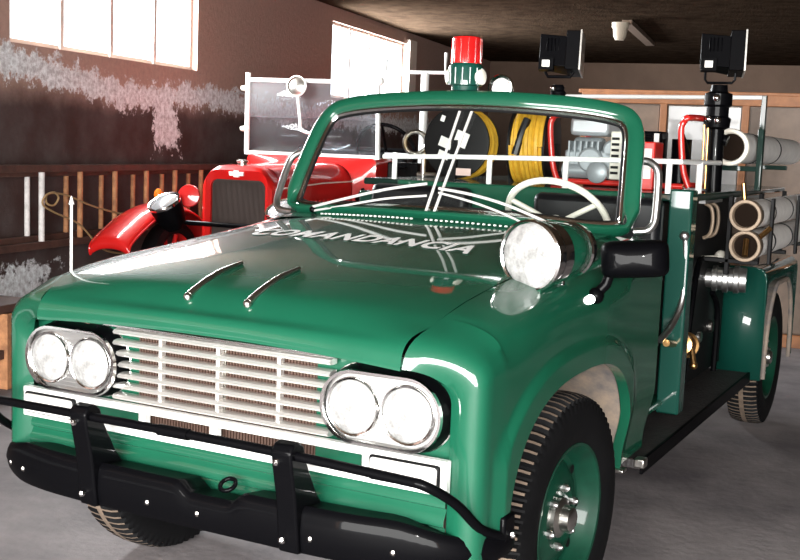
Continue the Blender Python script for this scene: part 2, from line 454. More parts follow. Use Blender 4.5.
# wheels ----------------------------------------------------------------
def wheel(cx, cy, side, steer=0., full=True):
    c = Vector((cx, cy, .372)); n = 304
    prof = [(-.078,.225,0),(-.088,.25,0),(-.094,.285,0),(-.090,.325,0),(-.083,.348,0),(-.078,.362,1),(-.055,.370,1),(-.032,.3725,1),(-.012,.373,2),(.012,.373,2),(.032,.3725,1),(.055,.370,1),(.078,.362,1),(.083,.348,0),(.090,.325,0),(.094,.285,0),(.088,.25,0),(.078,.225,0)]
    mb = MB(); rows = []
    for k in range(n):
        a = 2*PI*k/n; row = []
        gr = (k % 4) < 2
        for x, r, g in prof:
            rr = r
            if g == 1 and gr: rr -= .013
            if abs(abs(x)-.020) < .001: rr -= .01
            row.append(Vector((x*side, math.cos(a)*rr, math.sin(a)*rr)))
        rows.append(row)
    mb.grid(rows, closed_v=True)
    np_ = len(prof)
    for i, f in enumerate(mb.f):
        vs = [mb.v[j] for j in f]
        rmin = min(math.hypot(v.y, v.z) for v in vs)
        if rmin > .3605: mb.mi[i] = 1
    xf = Matrix.Translation(c) @ Matrix.Rotation(steer, 4, 'Z')
    wh = mb.build('wheel', [RUBBER, TREAD], T, xf=xf, origin=c)
    lbl(wh, 'black tyre with dusty block tread')
    ax = (side, 0, 0)
    m2 = MB(); m2.lathe([(-.075,.20),(-.078,.225),(-.070,.228),(-.066,.222),(-.05,.205),(0,.198),(.05,.205),(.066,.222),(.074,.230),(.082,.228),(.080,.219),(.060,.206),(.045,.196),(.020,.186),(.012,.170),(.030,.150),(.042,.120),(.046,.095),(.040,.085),(.034,.0)], (0,0,0), ax, 48, cap=False)
    rm = m2.build('rim', RIMGREEN, wh, xf=xf, origin=c)
    for k in range(8):
        a = 2*PI*k/8
        m2 = MB(); m2.cyl((side*.028, .165*math.cos(a), .165*math.sin(a)), (side*.0285, .165*math.cos(a), .165*math.sin(a)), .014); m2.build('vent_hole', MATTBLACK, rm, xf=xf)
    m2 = MB(); m2.lathe([(.03,.062),(.052,.060),(.056,.050),(.060,.040),(.085,.036),(.090,.028),(.090,.001)], (0,0,0), ax, 24)
    hb = m2.build('hub_cap', DCHROME, rm, xf=xf)
    for k in range(6):
        a = 2*PI*k/6+.35
        m2 = MB(); m2.lathe([(.03,.013),(.056,.013),(.06,.009),(.066,.006)], (0, .088*math.cos(a), .088*math.sin(a)), ax, 8)
        m2.build('lug_nut', ALU, rm, xf=xf)
    return wh
wheel(.730, .685, 1, -R(4)); wheel(-.70, .685, -1, -R(4))
wheel(.735, 3.96, 1); wheel(-.735, 3.96, -1)
# chassis and axles
mb = MB()
for sx in (-1, 1): mb.box((sx*.36, 2.2, .40), (.07, 4.2, .12))
mb.cyl((-.6,.69,.36), (.6,.69,.36), .035); mb.cyl((-.6,3.96,.36), (.6,3.96,.36), .05)
for y in (.3, 1.5, 2.6, 4.2): mb.box((0, y, .40), (.72, .07, .10))
mb.build('chassis', MATTBLACK, T)
mb = MB(); mb.box((0, .9, .62), (.70, 1.0, .36)); mb.build('engine_bay', MATTBLACK, T, bevel=.03)

# cowl -------------------------------------------------------------------
mb = MB(); rows = []
for j in range(9):
    t = j/8; row = []
    for i in range(31):
        x = -.66+1.32*i/30; q = 1-(x/.7)**2
        y = 1.205+t*(.22-.12*q+.02)
        hwid = .632+.03*t
        xx = x/.66*hwid
        row.append((xx, y, 1.158+.022*max(0, 1-(x/.68)**2)+.010*S(t, .3, 1)))
    rows.append(row)
mb.grid(rows)
cowl = mb.build('cowl', GREEN, T)
mb = MB()
for s0, s1 in ((-.42, -.02), (.04, .46)):
    for k in range(22):
        x = s0+(s1-s0)*k/21
        mb.box((x, 1.252-.10*(1-(x/.7)**2)+.035, 1.166+.022*(1-(x/.68)**2)+.0035), (.0075, .009, .005))
lbl(mb.build('cowl_vent', PAPER, cowl), 'row of small pale vent slots')
# cockpit tub: dash, floor, inner sides
mb = MB()
mb.box((0, 1.46, 1.02), (1.30, .05, .28)); mb.box((0, 1.85, .44), (1.40, .72, .03))
mb.box((0, 1.55, .74), (1.34, .03, .60))
mb.build('dashboard', GREEN, T, bevel=.01)
for sx in (-1, 1):
    mb = MB(); mb.box((sx*.735, 1.52, .80), (.03, .16, .70)); mb.build('cowl_side', DKGREEN, T)

# windshield ----------------------------------------------------------------
half = [(0,1.300,1.196),(.22,1.312,1.194),(.45,1.350,1.188),(.60,1.398,1.180),(.680,1.432,1.184),(.708,1.450,1.208),(.701,1.490,1.30),(.684,1.555,1.43),(.668,1.605,1.520),(.642,1.630,1.570),(.590,1.637,1.600),(.45,1.626,1.622),(.22,1.603,1.636),(0,1.592,1.640)]
loop = half+[(-x, y, z) for x, y, z in half[1:-1]][::-1]
LP = spline([Vector(p) for p in loop], 6, True)
cen = Vector((0, 1.47, 1.41))
mb = MB(); rows = []
for i, p in enumerate(LP):
    t = (LP[(i+1) % len(LP)]-LP[i-1]).normalized()
    inn = (cen-p); inn -= t*inn.dot(t); inn.normalize(); nn = t.cross(inn)
    w_ = (.060 if p.z > 1.26 else .020+.040*S(p.z, 1.205, 1.26))
    th = .026
    sec = []
    for k in range(12):
        a = 2*PI*k/12; ca, sa = math.cos(a), math.sin(a)
        sec.append(p+inn*(w_/2*(abs(ca)**.6)*(1 if ca > 0 else -1)) + nn*(th*(abs(sa)**.6)*(1 if sa > 0 else -1)))
    rows.append(sec)
mb.grid(rows, closed_u=True, closed_v=True)
ws = mb.build('windshield_frame', GREEN, T)
def inset(d, off=0.):
    out = []
    for i, p in enumerate(LP):
        t = (LP[(i+1) % len(LP)]-LP[i-1]).normalized()
        inn = (cen-p); inn -= t*inn.dot(t); inn.normalize(); out.append(p+inn*d)
    return out
mb = MB(); mb.tube(inset(.034), .0115, 8, closed=True); mb.build('windshield_trim', CHROME, ws)
mb = MB(); mb.tube(inset(.047), .006, 8, closed=True); mb.build('windshield_seal', MATTBLACK, ws)
IN = inset(.048); n = len(IN)
mb = MB(); rows = []
for i in range(n//2+1):
    a = IN[i]; b = IN[(n-i) % n]
    rows.append([a.lerp(b, k/8)-Vector((0, .10*min(1, abs(a.x)/.62)*(4*(k/8)*(1-k/8)) if 0 < i < n//2 else 0, 0)) for k in range(9)])
# top and bottom are already bowed by their own curve: flatten the bow smoothly between
mb = MB(); rows = []
bot = [p for p in IN if p.z < 1.26]; top = [p for p in IN if p.z > 1.56]
def yb(x): return 1.300+.10*(abs(x)/.60)**2 if abs(x) < .66 else 1.44
def yt(x): return 1.592+.045*(abs(x)/.64)**2
for j in range(13):
    t = j/12; z = 1.215+t*(1.592-1.215)
    if j == 12: z = 1.592
    hwid = .664-.030*t-(.045 if j == 0 else .10 if j == 12 else .035 if j == 11 else 0)
    rows.append([(hwid*(2*k/24-1), (1-t)*yb(hwid*(2*k/24-1))+t*yt(hwid*(2*k/24-1)), z) for k in range(25)])
mb.grid(rows); mb.build('windshield_glass', GLASS, ws)
for x0, x1 in ((-.020, -.026), (.014, .026)):
    mb = MB(); mb.tube([(x0, 1.296, 1.205), (x1, 1.586, 1.612)], .0055, 8); mb.build('windshield_divider', PALE, ws)
# wipers
for pts in (((-.545,1.352,1.198),(-.40,1.325,1.235),(-.20,1.315,1.285),(-.03,1.322,1.315)), ((.02,1.322,1.30),(.16,1.305,1.285),(.30,1.305,1.255),(.44,1.325,1.205))):
    mb = MB(); mb.tube(pts, .0055, 8, sm=4)
    wp = mb.build('wiper', PALE, T)
    a, b = (Vector(pts[0]), Vector(pts[-1]))
    mb = MB()
    lo = Vector((0, 0, -.016))
    mb.tube([Vector(p)+lo*(1+.6*i) for i, p in enumerate(pts)][:4], .0045, 6, sm=4); mb.build('wiper_blade', PALE, wp)
    pv = a if a.x < -.3 else b
    mb = MB(); mb.sphere(pv+Vector((0,.0,-.01)), .014, 10); mb.build('wiper_pivot', BLACK, wp)
# grab handles on the pillars
for hp_ in ([(.665,1.66,1.425),(.70,1.665,1.428),(.735,1.66,1.405),(.745,1.655,1.36),(.748,1.64,1.25),(.745,1.63,1.205),(.725,1.615,1.178),(.68,1.60,1.172)],
            [(-.675,1.60,1.41),(-.74,1.60,1.412),(-.79,1.595,1.395),(-.812,1.58,1.36),(-.815,1.52,1.25),(-.808,1.49,1.195),(-.78,1.47,1.17),(-.70,1.45,1.165)]):
    mb = MB(); mb.tube(hp_, .0145, 12, sm=5)
    mb.build('grab_handle', ALU, T)

# beacon, lamps on the header
bx_, by_ = -.045, 1.655
mb = MB(); mb.lathe([(0,.034),(.012,.034),(.013,.052),(.030,.055),(.034,.066),(.105,.068),(.112,.064),(.118,.060)], (bx_, by_, 1.662), (0,0,1), 32)
for k in range(14):
    a = 2*PI*k/14; mb.cyl((bx_+.067*math.cos(a), by_+.067*math.sin(a), 1.70), (bx_+.067*math.cos(a), by_+.067*math.sin(a), 1.762), .004, n=6)
bc = mb.build('warning_beacon', TEAL, T)
mb = MB(); mb.lathe([(0,.060),(.09,.058),(.102,.055),(.106,.045),(.107,.001)], (bx_, by_, 1.779), (0,0,1), 32)
for k in range(12):
    a = 2*PI*k/12; mb.cyl((bx_+.058*math.cos(a), by_+.058*math.sin(a), 1.782), (bx_+.056*math.cos(a), by_+.056*math.sin(a), 1.875), .0045, n=6)
lbl(mb.build('beacon_dome', REDLENS, bc), 'red ribbed dome of the beacon')
for sx in (-1, 1):
    mb = MB(); mb.lathe([(0,.030),(.014,.030),(.018,.022)], (bx_+sx*.062, by_-.008, 1.728), (sx,-.2,0), 20); mb.build('side_lamp', CREAM, bc)
mb = MB(); mb.lathe([(0,.052),(.006,.052),(.010,.046),(.006,.040),(-.03,.02)], (.093, 1.69, 1.692), (.1,-1,.05), 28); mb.build('header_lamp', CHROME, T)

def floodlight(c, sc_, tilt, base_z):
    c = Vector(c)
    root = None
    rot = Matrix.Rotation(R(14), 4, 'Z') @ Matrix.Rotation(R(tilt), 4, 'X')
    xf = Matrix.Translation(c) @ rot @ Matrix.Scale(sc_, 4)
    mb = MB()
    # back shell, tapering, lens toward +x side
    mb.prism([(-.075,-.03,-.05),(-.075,.05,-.055),(.03,.075,-.07),(.03,-.06,-.065)], (0,0,.115)); mb.box((.055, .0, -.004), (.055, .15, .145))
    for k in range(5): mb.box((-.045+.014*k, -.047, .02), (.005, .012, .05))
    h = mb.build('floodlight', BLACK, T, bevel=.005, xf=xf)
    m2 = MB(); m2.box((.082, 0, -.004), (.006, .155, .15)); m2.build('floodlight_rim', DCHROME, h, xf=xf)
    m2 = MB(); m2.box((-.045, -.063, -.055), (.028, .006, .024)); lbl(m2.build('floodlight_tag', PAPER, h, xf=xf), 'white tag on the floodlight')
    m2 = MB(); m2.box((-.045, -.04, -.055), (.055, .04, .045)); m2.build('junction_box', BLACK, h, xf=xf)
    m2 = MB(); z = base_z
    m2.tube([(c.x-.055*sc_, c.y, c.z-.03*sc_), (c.x-.055*sc_, c.y, z+.05), (c.x-.045*sc_, c.y, z+.035), (c.x+.045*sc_, c.y, z+.035), (c.x+.055*sc_, c.y, z+.05), (c.x+.055*sc_, c.y, c.z-.03*sc_)], .006)
    m2.build('yoke', BLACK, h)
    return h
h = floodlight((.325, 1.70, 1.825), 1.0, -8, 1.70)
mb = MB(); mb.lathe([(0,.028),(.012,.030),(.02,.022),(.028,.024),(.04,.018)], (.325, 1.70, 1.665), (0,0,1), 16); mb.build('flood_base', BLACK, h)
mb = MB(); mb.sphere((.315, 1.668, 1.69), .012, 10); mb.build('base_bolt', CHROME, h)

# spotlight on the left fender
sp = Vector((.690, .560, 1.155)); axs = Vector((.02, .62, .075)).normalized(); ax = Vector((-.05, -1, -.04)).normalized()
ax = Vector((-.24, -1, -.05)).normalized()
mb = MB(); mb.lathe([(-.03,.098),(0,.104),(.012,.104),(.016,.098),(.012,.093)], sp, ax, 40, cap=False)
mb.lathe([(-.075,.095),(-.03,.099),(-.028,.099)], sp, ax, 40, cap=False)
spot = mb.build('spotlight', CHROME, T)
mb = MB(); mb.lathe([(.004,.095),(.012,.088),(.020,.06),(.024,.03),(.025,.001)], sp, ax, 36); mb.build('spotlight_lens', LENS, spot)
mb = MB(); mb.lathe([(-.20,.070),(-.19,.078),(-.12,.088),(-.07,.094)], sp, ax, 36); mb.build('spotlight_housing', GREEN, spot)
mb = MB(); mb.lathe([(-.235,.050),(-.228,.074),(-.20,.082),(-.192,.078)], sp, ax, 36); mb.build('rear_ring', CHROME, spot)
mb = MB(); mb.tube([(.735,.70,1.085),(.735,.70,1.04),(.728,.70,.995)], .008); mb.tube([(.70,.64,1.06),(.715,.69,1.07),(.735,.70,1.075)], .012)
mb.box((.735, .70, 1.028), (.028, .03, .02)); mb.build('spotlight_stand', CHROME, spot)
# wing mirror
rt = Matrix.Rotation(R(14), 4, 'Z') @ Matrix.Rotation(R(-5), 4, 'Y')
mb = MB(); c = Vector((.905, .85, 1.142))
rows = []
for k, (d, sx_, sz_) in enumerate(((-.058,.020,.010),(-.056,.050,.025),(-.048,.074,.038),(-.032,.091,.049),(-.008,.099,.055),(.014,.100,.056))):
    rows.append([c+rt @ Vector((math.copysign(abs(math.cos(a))**.35, math.cos(a))*sx_, d, math.copysign(abs(math.sin(a))**.35, math.sin(a))*sz_)) for a in [2*PI*i/40 for i in range(40)]])
mb.grid(rows, closed_u=True); mb.f.append(list(range(40))[::-1]); mb.mi.append(0); mb.f.append([200+i for i in range(40)]); mb.mi.append(0)
mir = mb.build('wing_mirror', BLACK, T)
mb = MB(); mb.tube([(.835,.845,1.10),(.825,.84,1.06),(.80,.83,1.03)], .016); mb.sphere((.80,.825,1.025), .026, 12); mb.build('mirror_arm', BLACK, mir)
mb = MB(); mb.lathe([(0,.014),(.012,.014)], (.796,.795,1.018), (.1,-1,0), 12); mb.build('mirror_bolt', CHROME, mir)
# marker rod on the far fender
mb = MB(); mb.cyl((-.675,.17,1.0), (-.675,.17,1.24), .0042); mb.cyl((-.675,.17,1.232), (-.675,.17,1.258), .009, .001, n=10); lbl(mb.build('marker_rod', WHITE, T), 'thin white marker rod on the far fender')

# steering wheel
sw = Vector((.315, 1.80, 1.185)); nrm = Vector((0, .72, .62)).normalized(); u_ = Vector((1,0,0)); v_ = nrm.cross(u_).normalized()
mb = MB(); mb.tube([sw+(u_*math.cos(a)+v_*math.sin(a))*.205 for a in [2*PI*i/48 for i in range(48)]], .0135, 12, closed=True)
stw = mb.build('steering_wheel', CREAM, T)
for a in (R(28), R(152), R(270)):
    sg = -1 if v_.z < 0 else 1
    mb = MB(); d = u_*math.cos(a)+v_*sg*math.sin(a); mb.tube([sw-nrm*.03, sw+d*.1-nrm*.012, sw+d*.205], .011); mb.build('spoke', CREAM, stw)
mb = MB(); mb.lathe([(-.06,.03),(-.02,.04),(.0,.035),(.006,.02),(.006,.001)], sw-nrm*.01, nrm, 20); mb.build('horn_boss', CREAM, stw)
mb = MB(); mb.cyl(sw-nrm*.05, sw-nrm*.05-Vector((0,.40,.38)), .02); mb.build('steering_column', MATTBLACK, stw)

# seats
for x0, x1 in ((-.66, -.18), (.12, .665)):
    mb = MB(); mb.box(((x0+x1)/2, 2.055, 1.02), (x1-x0, .09, .52)); st = mb.build('seat_back', VINYL, T, bevel=.03)
    mb = MB(); mb.box(((x0+x1)/2, 1.90, .72), (x1-x0, .36, .14)); mb.build('seat_cushion', VINYL, T, bevel=.03)
mb = MB(); mb.box((0, 1.93, .55), (1.3, .34, .2)); mb.build('seat_base', DKGREEN, T)

# running boards
for sx in (-1, 1):
    mb = MB(); mb.box((sx*.62, 2.50, .338), (.34, 2.0, .036)); rb = mb.build('running_board', DECK, T, bevel=.006)
    mb = MB(); mb.box((sx*.792, 2.50, .332), (.012, 2.0, .056)); mb.build('running_board_edge', BLACK, rb, bevel=.003)
    mb = MB(); mb.box((sx*.785, 1.515, .345), (.04, .05, .035)); mb.build('step_bracket', DCHROME, rb, bevel=.006)

# rear body ---------------------------------------------------------------
mb = MB(); mb.box((0, 3.27, .86), (1.24, 2.28, .80)); body = mb.build('rear_body', DKGREEN, T, bevel=.01)
mb = MB(); mb.box((0, 2.115, .90), (1.14, .03, .80)); mb.build('front_bulkhead', GREEN, T, bevel=.008)
mb = MB(); mb.box((0, 3.27, 1.285), (1.50, 2.32, .03)); mb.build('deck', DKGREEN, T, bevel=.006)
for sx in (-1, 1):
    mb = MB(); hh = .92 if sx > 0 else .84; mb.box((sx*.72, 2.125, .40+hh/2), (.09, .04, hh)); mb.box((sx*.76, 2.15, .40+hh/2), (.016, .09, hh)); mb.build('corner_post', TEAL, T, bevel=.008)
    mb = MB()
    prof = [(.60,.32),(.60,.90),(.78,.90),(.815,.892),(.835,.87),(.842,.84),(.842,.32)]
    mb.add([(sx*x, 3.50, z) for x, z in prof], [list(range(7))])
    # outer side with arch
    ysd = [3.50+1.0*i/50 for i in range(51)]
    rows = []
    for y in ysd:
        t = abs((y-3.96)/.40); zb2 = .32 if t >= 1 else .32+.50*(1-t**2.6)**(1/2.6)
        zb2 = min(zb2, .80)
        rows.append([(sx*.60,y,.90),(sx*.78,y,.90),(sx*.815,y,.892),(sx*.835,y,.87),(sx*.842,y,.84),(sx*.842,y,max(zb2,.32))])
    mb.grid(rows)
    mb.build('rear_fender', TEAL, T, solid=.008)
    mb = MB(); pt_ = []
    for i in range(25):
        th = PI*i/24; y = 3.96-.40*math.cos(th); t = abs((y-3.96)/.40); pt_.append((sx*.850, y, min(.80, .32+.50*max(0, 1-t**2.6)**(1/2.6))))
    mb.tube(pt_, .012, 8); lbl(mb.build('arch_trim', DUST, T), 'dusty edging of the rear wheel arch')
BRONZE = mat('dull_bronze', (.27,.20,.14), .5, .4, noise=.3, scale=20)
# pump panel on the near side
mb = MB(); mb.box((.628, 2.83, .83), (.02, 1.30, .86)); pp = mb.build('pump_panel', MATTBLACK, T, bevel=.004)
mb = MB(); mb.tube([(.745,2.11,1.13),(.75,2.115,1.10),(.755,2.12,.95),(.75,2.10,.85),(.735,2.03,.775),(.72,1.93,.73)], .0135, 10, sm=4); mb.sphere((.745,2.11,1.135), .022, 12)
lbl(mb.build('pump_lever', ALU, pp), 'bent polished steel lever')
mb = MB(); mb.cyl((.62,2.36,1.09), (.72,2.30,1.09), .012); mb.cyl((.70,2.32,.98), (.70,2.32,1.10), .018); mb.cyl((.70,2.32,.93), (.70,2.32,.96), .014); mb.build('lever_pivot', BRASS, pp)
mb = MB()
mb.lathe([(0,.014),(.14,.014),(.145,.024),(.17,.024),(.175,.014),(.30,.014),(.305,.042),(.38,.046),(.385,.056),(.40,.056),(.405,.04),(.43,.036)], (.735, 1.97, .715), (-.03, 1., -.16), 24)
mb.cyl((.76,2.30,.66),(.77,2.32,.58), .012); mb.sphere((.77,2.32,.575), .018, 10)
lbl(mb.build('brass_valve', BRASS, pp), 'brass pump valve')
mb = MB(); mb.sphere((.68, 1.99, .705), .02, 12); mb.build('valve_knob', ALU, pp)
mb = MB(); mb.lathe([(0,.045),(.04,.045),(.045,.062),(.065,.062),(.07,.055),(.09,.055),(.095,.066),(.115,.066),(.12,.058),(.14,.058),(.145,.066),(.165,.066),(.17,.06),(.20,.06),(.20,.045)], (.62, 3.06, .875), (1, .15, 0), 28)
lbl(mb.build('outlet_coupling', ALU, pp), 'ribbed aluminium outlet coupling')
mb = MB(); mb.sphere((.70, 3.04, .985), .03, 14); mb.cyl((.63,2.90,.985), (.70,3.04,.985), .007); lbl(mb.build('white_knob', CREAM, pp), 'round white control knob')
for y in (2.86, 2.98):
    mb = MB(); mb.tube([(.65,y,1.24),(.68,y,1.22),(.69,y,1.16),(.68,y,1.10),(.65,y,1.08)], .009, 8, sm=3); mb.build('gauge_handle', BRONZE, pp)
mb = MB(); mb.box((.66, 2.93, 1.25), (.03, .36, .014)); mb.build('gauge_bracket', ALU, pp)
for y, z, r in ((2.4, .84, .03), (2.7, .86, .035), (2.45, 1.2, .025), (2.62,.56,.03), (2.95,.60,.028), (3.2,.62,.03)):
    mb = MB(); mb.lathe([(0,r),(.015,r),(.02,r*.8)], (.636, y, z), (1,0,0), 18); mb.build('gauge', DCHROME, pp)
for pts in (((.67,2.35,.5),(.67,2.35,.9),(.66,2.5,1.0)), ((.66,2.6,.42),(.67,2.62,.7),(.66,2.75,.95),(.65,2.9,.98)), ((.67,3.2,.4),(.67,3.2,.7),(.66,3.1,.8))):
    mb = MB(); mb.tube(pts, .014, 8, sm=4); mb.build('panel_pipe', BLACK, pp)

# rails on the rear body
mb = MB(); mb.tube([(-.66,2.13,1.40),(-.3,2.13,1.412),(.3,2.13,1.424),(.66,2.13,1.43),(.70,2.14,1.43)], .011, 10)
for x in (-.60, -.13, .22, .66): mb.cyl((x,2.13,1.30), (x,2.13,1.42), .012)
mb.tube([(.70,2.14,1.43),(.72,2.4,1.43),(.72,2.78,1.43)], .011); mb.cyl((.72,2.4,1.30), (.72,2.4,1.43), .014)
lbl(mb.build('grab_rail', WHITE, T), 'white tubular rail above the seats')
mb = MB(); mb.lathe([(0,.065),(.01,.068),(.02,.060),(.012,.050),(.0,.045)], (-.80,2.72,1.47), (.5,-1,0), 24, cap=False); mb.cyl((-.77,2.76,1.30),(-.77,2.76,1.42),.012); mb.cyl((-.80,2.76,1.31),(-.70,2.76,1.31),.012); mb.build('rail_lamp', DCHROME, T)
# telescopic mast and its floodlight
mb = MB(); mb.cyl((.69,2.82,1.30), (.685,2.82,1.60), .036); mb.lathe([(0,.038),(.01,.058),(.05,.062),(.06,.05),(.10,.05),(.11,.062),(.16,.062),(.17,.04),(.20,.036)], (.685,2.82,1.58), (0,0,1), 20)
mast = mb.build('light_mast', BLACK, T)
for x in (.655, .672): 
    mb = MB(); mb.cyl((x-.012,2.785,1.31), (x-.016,2.785,1.60), .006); mb.build('mast_guide', BRASS, mast)
for kp in ((.69,2.762,1.72), (.66,2.765,1.625), (.70,2.762,1.62)):
    mb = MB(); mb.sphere(kp, .018, 10); mb.build('mast_knob', CHROME, mast)
mb = MB(); mb.cyl((.70,2.84,1.54),(.735,2.84,1.53), .024); mb.build('mast_clamp', BLACK, mast)
floodlight((.685, 2.82, 1.925), 1.22, -6, 1.755)
# hose racks
for y in (3.30, 4.38):
    mb = MB(); top = 1.60 if y < 4 else 1.82
    for x in ((.585, .80) if y < 4 else (.608,)): mb.box((x, y, 1.30+(top-1.30)/2 if y > 4 else 1.45), (.028, .04, (top-1.30) if y > 4 else .30))
    if y < 4: mb.box((.69, y, 1.405), (.24, .035, .025))
    else: mb.box((.68, y, 1.41), (.16, .035, .025))
    lbl(mb.build('hose_rack', DKGREEN, T, bevel=.003), 'dark green steel upright holding the hose')
mb = MB(); mb.box((-.655, 4.38, 1.56), (.04, .04, .52)); mb.build('rail_post', DKGREEN, T, bevel=.003)
mb = MB(); mb.cyl((-.66,4.38,1.80), (.62,4.38,1.81), .0125); lbl(mb.build('rear_rail', WHITE, T), 'long white rail across the back')
for y in (2.85, 3.6, 4.3):
    mb = MB(); mb.box((.79, y, .985), (.24, .035, .02)); mb.box((.955, y, 1.13), (.015, .035, .30)); mb.box((.77, y, 1.10), (.02,.035,.36)); mb.build('hose_bracket', MATTBLACK, T, bevel=.003)

# hose reels
def reel(c, axis, r, w, hose_r, mats):
    c = Vector(c); axis = Vector(axis).normalized()
    mb = MB()
    for s_ in (-1, 1): mb.lathe([(s_*w/2-.006, r), (s_*w/2+.006, r), (s_*w/2+.010, r*.9), (s_*w/2+.006*s_, .03)], c, axis, 40)
    mb.lathe([(-w/2, r*.4), (w/2, r*.4)], c, axis, 24)
    rl = mb.build('hose_reel', MATTBLACK, T)
    mb = MB(); t = Vector((0,0,1)); u = axis.cross(t).normalized(); v = axis.cross(u)
    pts = []
    turns = 6
    hr = w/turns/2
    for layer in range(2):
        rad = hose_r-hr*(.2+1.5*layer)
        for i in range(turns*28+1):
            a = 2*PI*i/28; h = -w/2+hr+(w-2*hr)*i/(turns*28)
            if layer: h = -h
            rr = rad+.006*math.sin(a*.37+layer)
            pts.append(c+axis*h+(u*math.cos(a)+v*math.sin(a))*rr)
    mb.tube(pts, hr*1.02, 6); lbl(mb.build('wound_hose', YELLOW, rl), 'yellow hose wound on the reel')
    mb = MB()
    lo = c-Vector((0,0,c.z-1.30))
    for s_ in (-1, 1):
        e = c+axis*s_*(w/2+.02)
        mb.box((e.x, e.y, (c.z+1.30)/2), (.03, .03, c.z-1.30+.03))
    mb.build('reel_stand', MATTBLACK, rl)
    return rl
r1 = reel((-.555, 2.75, 1.475), (.03, -1, .02), .175, .13, .165, None)
for (dx, dz, w_, h_) in ((-.05, .0, .07, .05), (.035, .02, .07, .075), (-.06,-.06,.06,.035), (-.07,.12,.022,.03)):
    mb = MB(); mb.box((-.555+dx, 2.668, 1.475+dz), (w_, .003, h_), Matrix.Rotation(R(20), 3, 'Y')); lbl(mb.build('paper_label', PAPER, r1), 'white paper label on the reel')
mb = MB(); mb.box((-.50, 2.66, 1.335), (.085, .004, .035)); lbl(mb.build('tag', mat('pink_label', (.75,.55,.5), .6), r1), 'pale pink label')
r2 = reel((-.165, 2.75, 1.475), (1, .12, 0), .18, .17, .178, None)
mb = MB(); mb.tube([(-.15,2.60,1.60),(-.17,2.575,1.52),(-.19,2.565,1.43)], .02, 8, sm=3); mb.build('reel_strap', VINYL, r2)

# ------------------------------------------------------------------ carried loads (things of their own)
PU = thing('fire_pump', 'grey motor pump in a red tubular frame on the green truck bed', 'pump', (.27, 2.85, 1.30))
CPOS[PU] = Vector((.27, 2.85, 1.30))
for x in (-.02, .595):
    mb = MB(); mb.tube([(x+.03,2.62,1.315),(x,2.62,1.40),(x-.02,2.62,1.56),(x-.01,2.62,1.605),(x+.01,2.64,1.625),(x+.04,2.95,1.625),(x+.045,2.99,1.60),(x+.03,3.0,1.40),(x+.03,3.0,1.315)], .0145, 10, sm=4)
    mb.build('frame_hoop', REDPIPE, PU)
mb = MB(); mb.tube([(-.02,2.62,1.318),(.60,2.62,1.318)], .0135); mb.tube([(.01,3.0,1.318),(.62,3.0,1.318)], .0135); mb.tube([(-.03,2.9,1.625),(.05,2.9,1.625)], .013); mb.build('frame_tube', REDPIPE, PU)
mb = MB(); mb.box((.155, 2.74, 1.40), (.24, .24, .13)); mb.cyl((.06,2.70,1.47), (.20,2.70,1.47), .055, n=24); mb.cyl((.165,2.60,1.42), (.165,2.72,1.42), .06, n=24)
mb.cyl((.26,2.62,1.47), (.26,2.74,1.47), .045, n=20)
en = mb.build('engine_block', GREY, PU, bevel=.012)
for k in range(6):
    m2 = MB(); m2.box((.06+.028*k, 2.69, 1.455), (.008, .16, .10)); m2.build('cooling_fin', GREY, en)
mb = MB(); mb.box((.135, 2.76, 1.575), (.19, .20, .085)); mb.build('fuel_tank', SILVER, PU, bevel=.018)
mb = MB(); mb.cyl((.03,2.64,1.37), (.15,2.64,1.37), .035, n=20); mb.lathe([(0,.05),(.02,.05),(.03,.035)], (.21,2.60,1.365), (0,-1,0), 20); mb.build('pump_casing', GREY, PU)
mb = MB(); mb.box((.285, 2.68, 1.445), (.055, .14, .22)); rd = mb.build('louvred_guard', CREAM, PU, bevel=.006)
for k in range(7):
    m2 = MB(); m2.box((.283, 2.607, 1.365+.026*k), (.034, .006, .012)); m2.build('louvre_slot', MATTBLACK, rd)
mb = MB(); mb.box((.15, 2.82, 1.34), (.36, .36, .04)); mb.build('skid', MATTBLACK, PU, bevel=.006)
mb = MB(); mb.cyl((.55,2.75,1.32), (.55,2.75,1.53), .045, n=20); mb.tube([(.55,2.75,1.52),(.56,2.70,1.55),(.60,2.66,1.46),(.60,2.64,1.38)], .012, 8, sm=3); mb.build('suction_inlet', BLACK, PU)

BX = thing('equipment_box', 'small red box with a white front panel beside the motor pump', 'box', (.42, 2.50, 1.30))
CPOS[BX] = Vector((.42, 2.50, 1.30))
mb = MB(); mb.box((.44, 2.50, 1.405), (.15, .14, .21)); mb.build('box_body', REDPIPE, BX, bevel=.006)
mb = MB(); mb.box((.44, 2.428, 1.415), (.125, .004, .13)); lbl(mb.build('box_panel', PAPER, BX), 'white front panel')
mb = MB(); mb.tube([(.40,2.50,1.51),(.40,2.50,1.535),(.48,2.50,1.535),(.48,2.50,1.51)], .006); mb.build('box_handle', BLACK, BX)
BT = thing('battery_case', 'black and pale grey case standing behind the white and red box', 'case', (.45, 2.68, 1.30))
CPOS[BT] = Vector((.42, 2.68, 1.30)); BT.location = CPOS[BT]
mb = MB(); mb.box((.42, 2.68, 1.43), (.14, .12, .26)); mb.build('case_body', BLACK, BT, bevel=.008)
mb = MB(); mb.box((.385, 2.617, 1.50), (.05, .005, .09)); mb.build('case_panel', GREY, BT); mb = MB(); mb.box((.468, 2.617, 1.50), (.022, .005, .10)); mb.build('case_stripe', PAPER, BT)

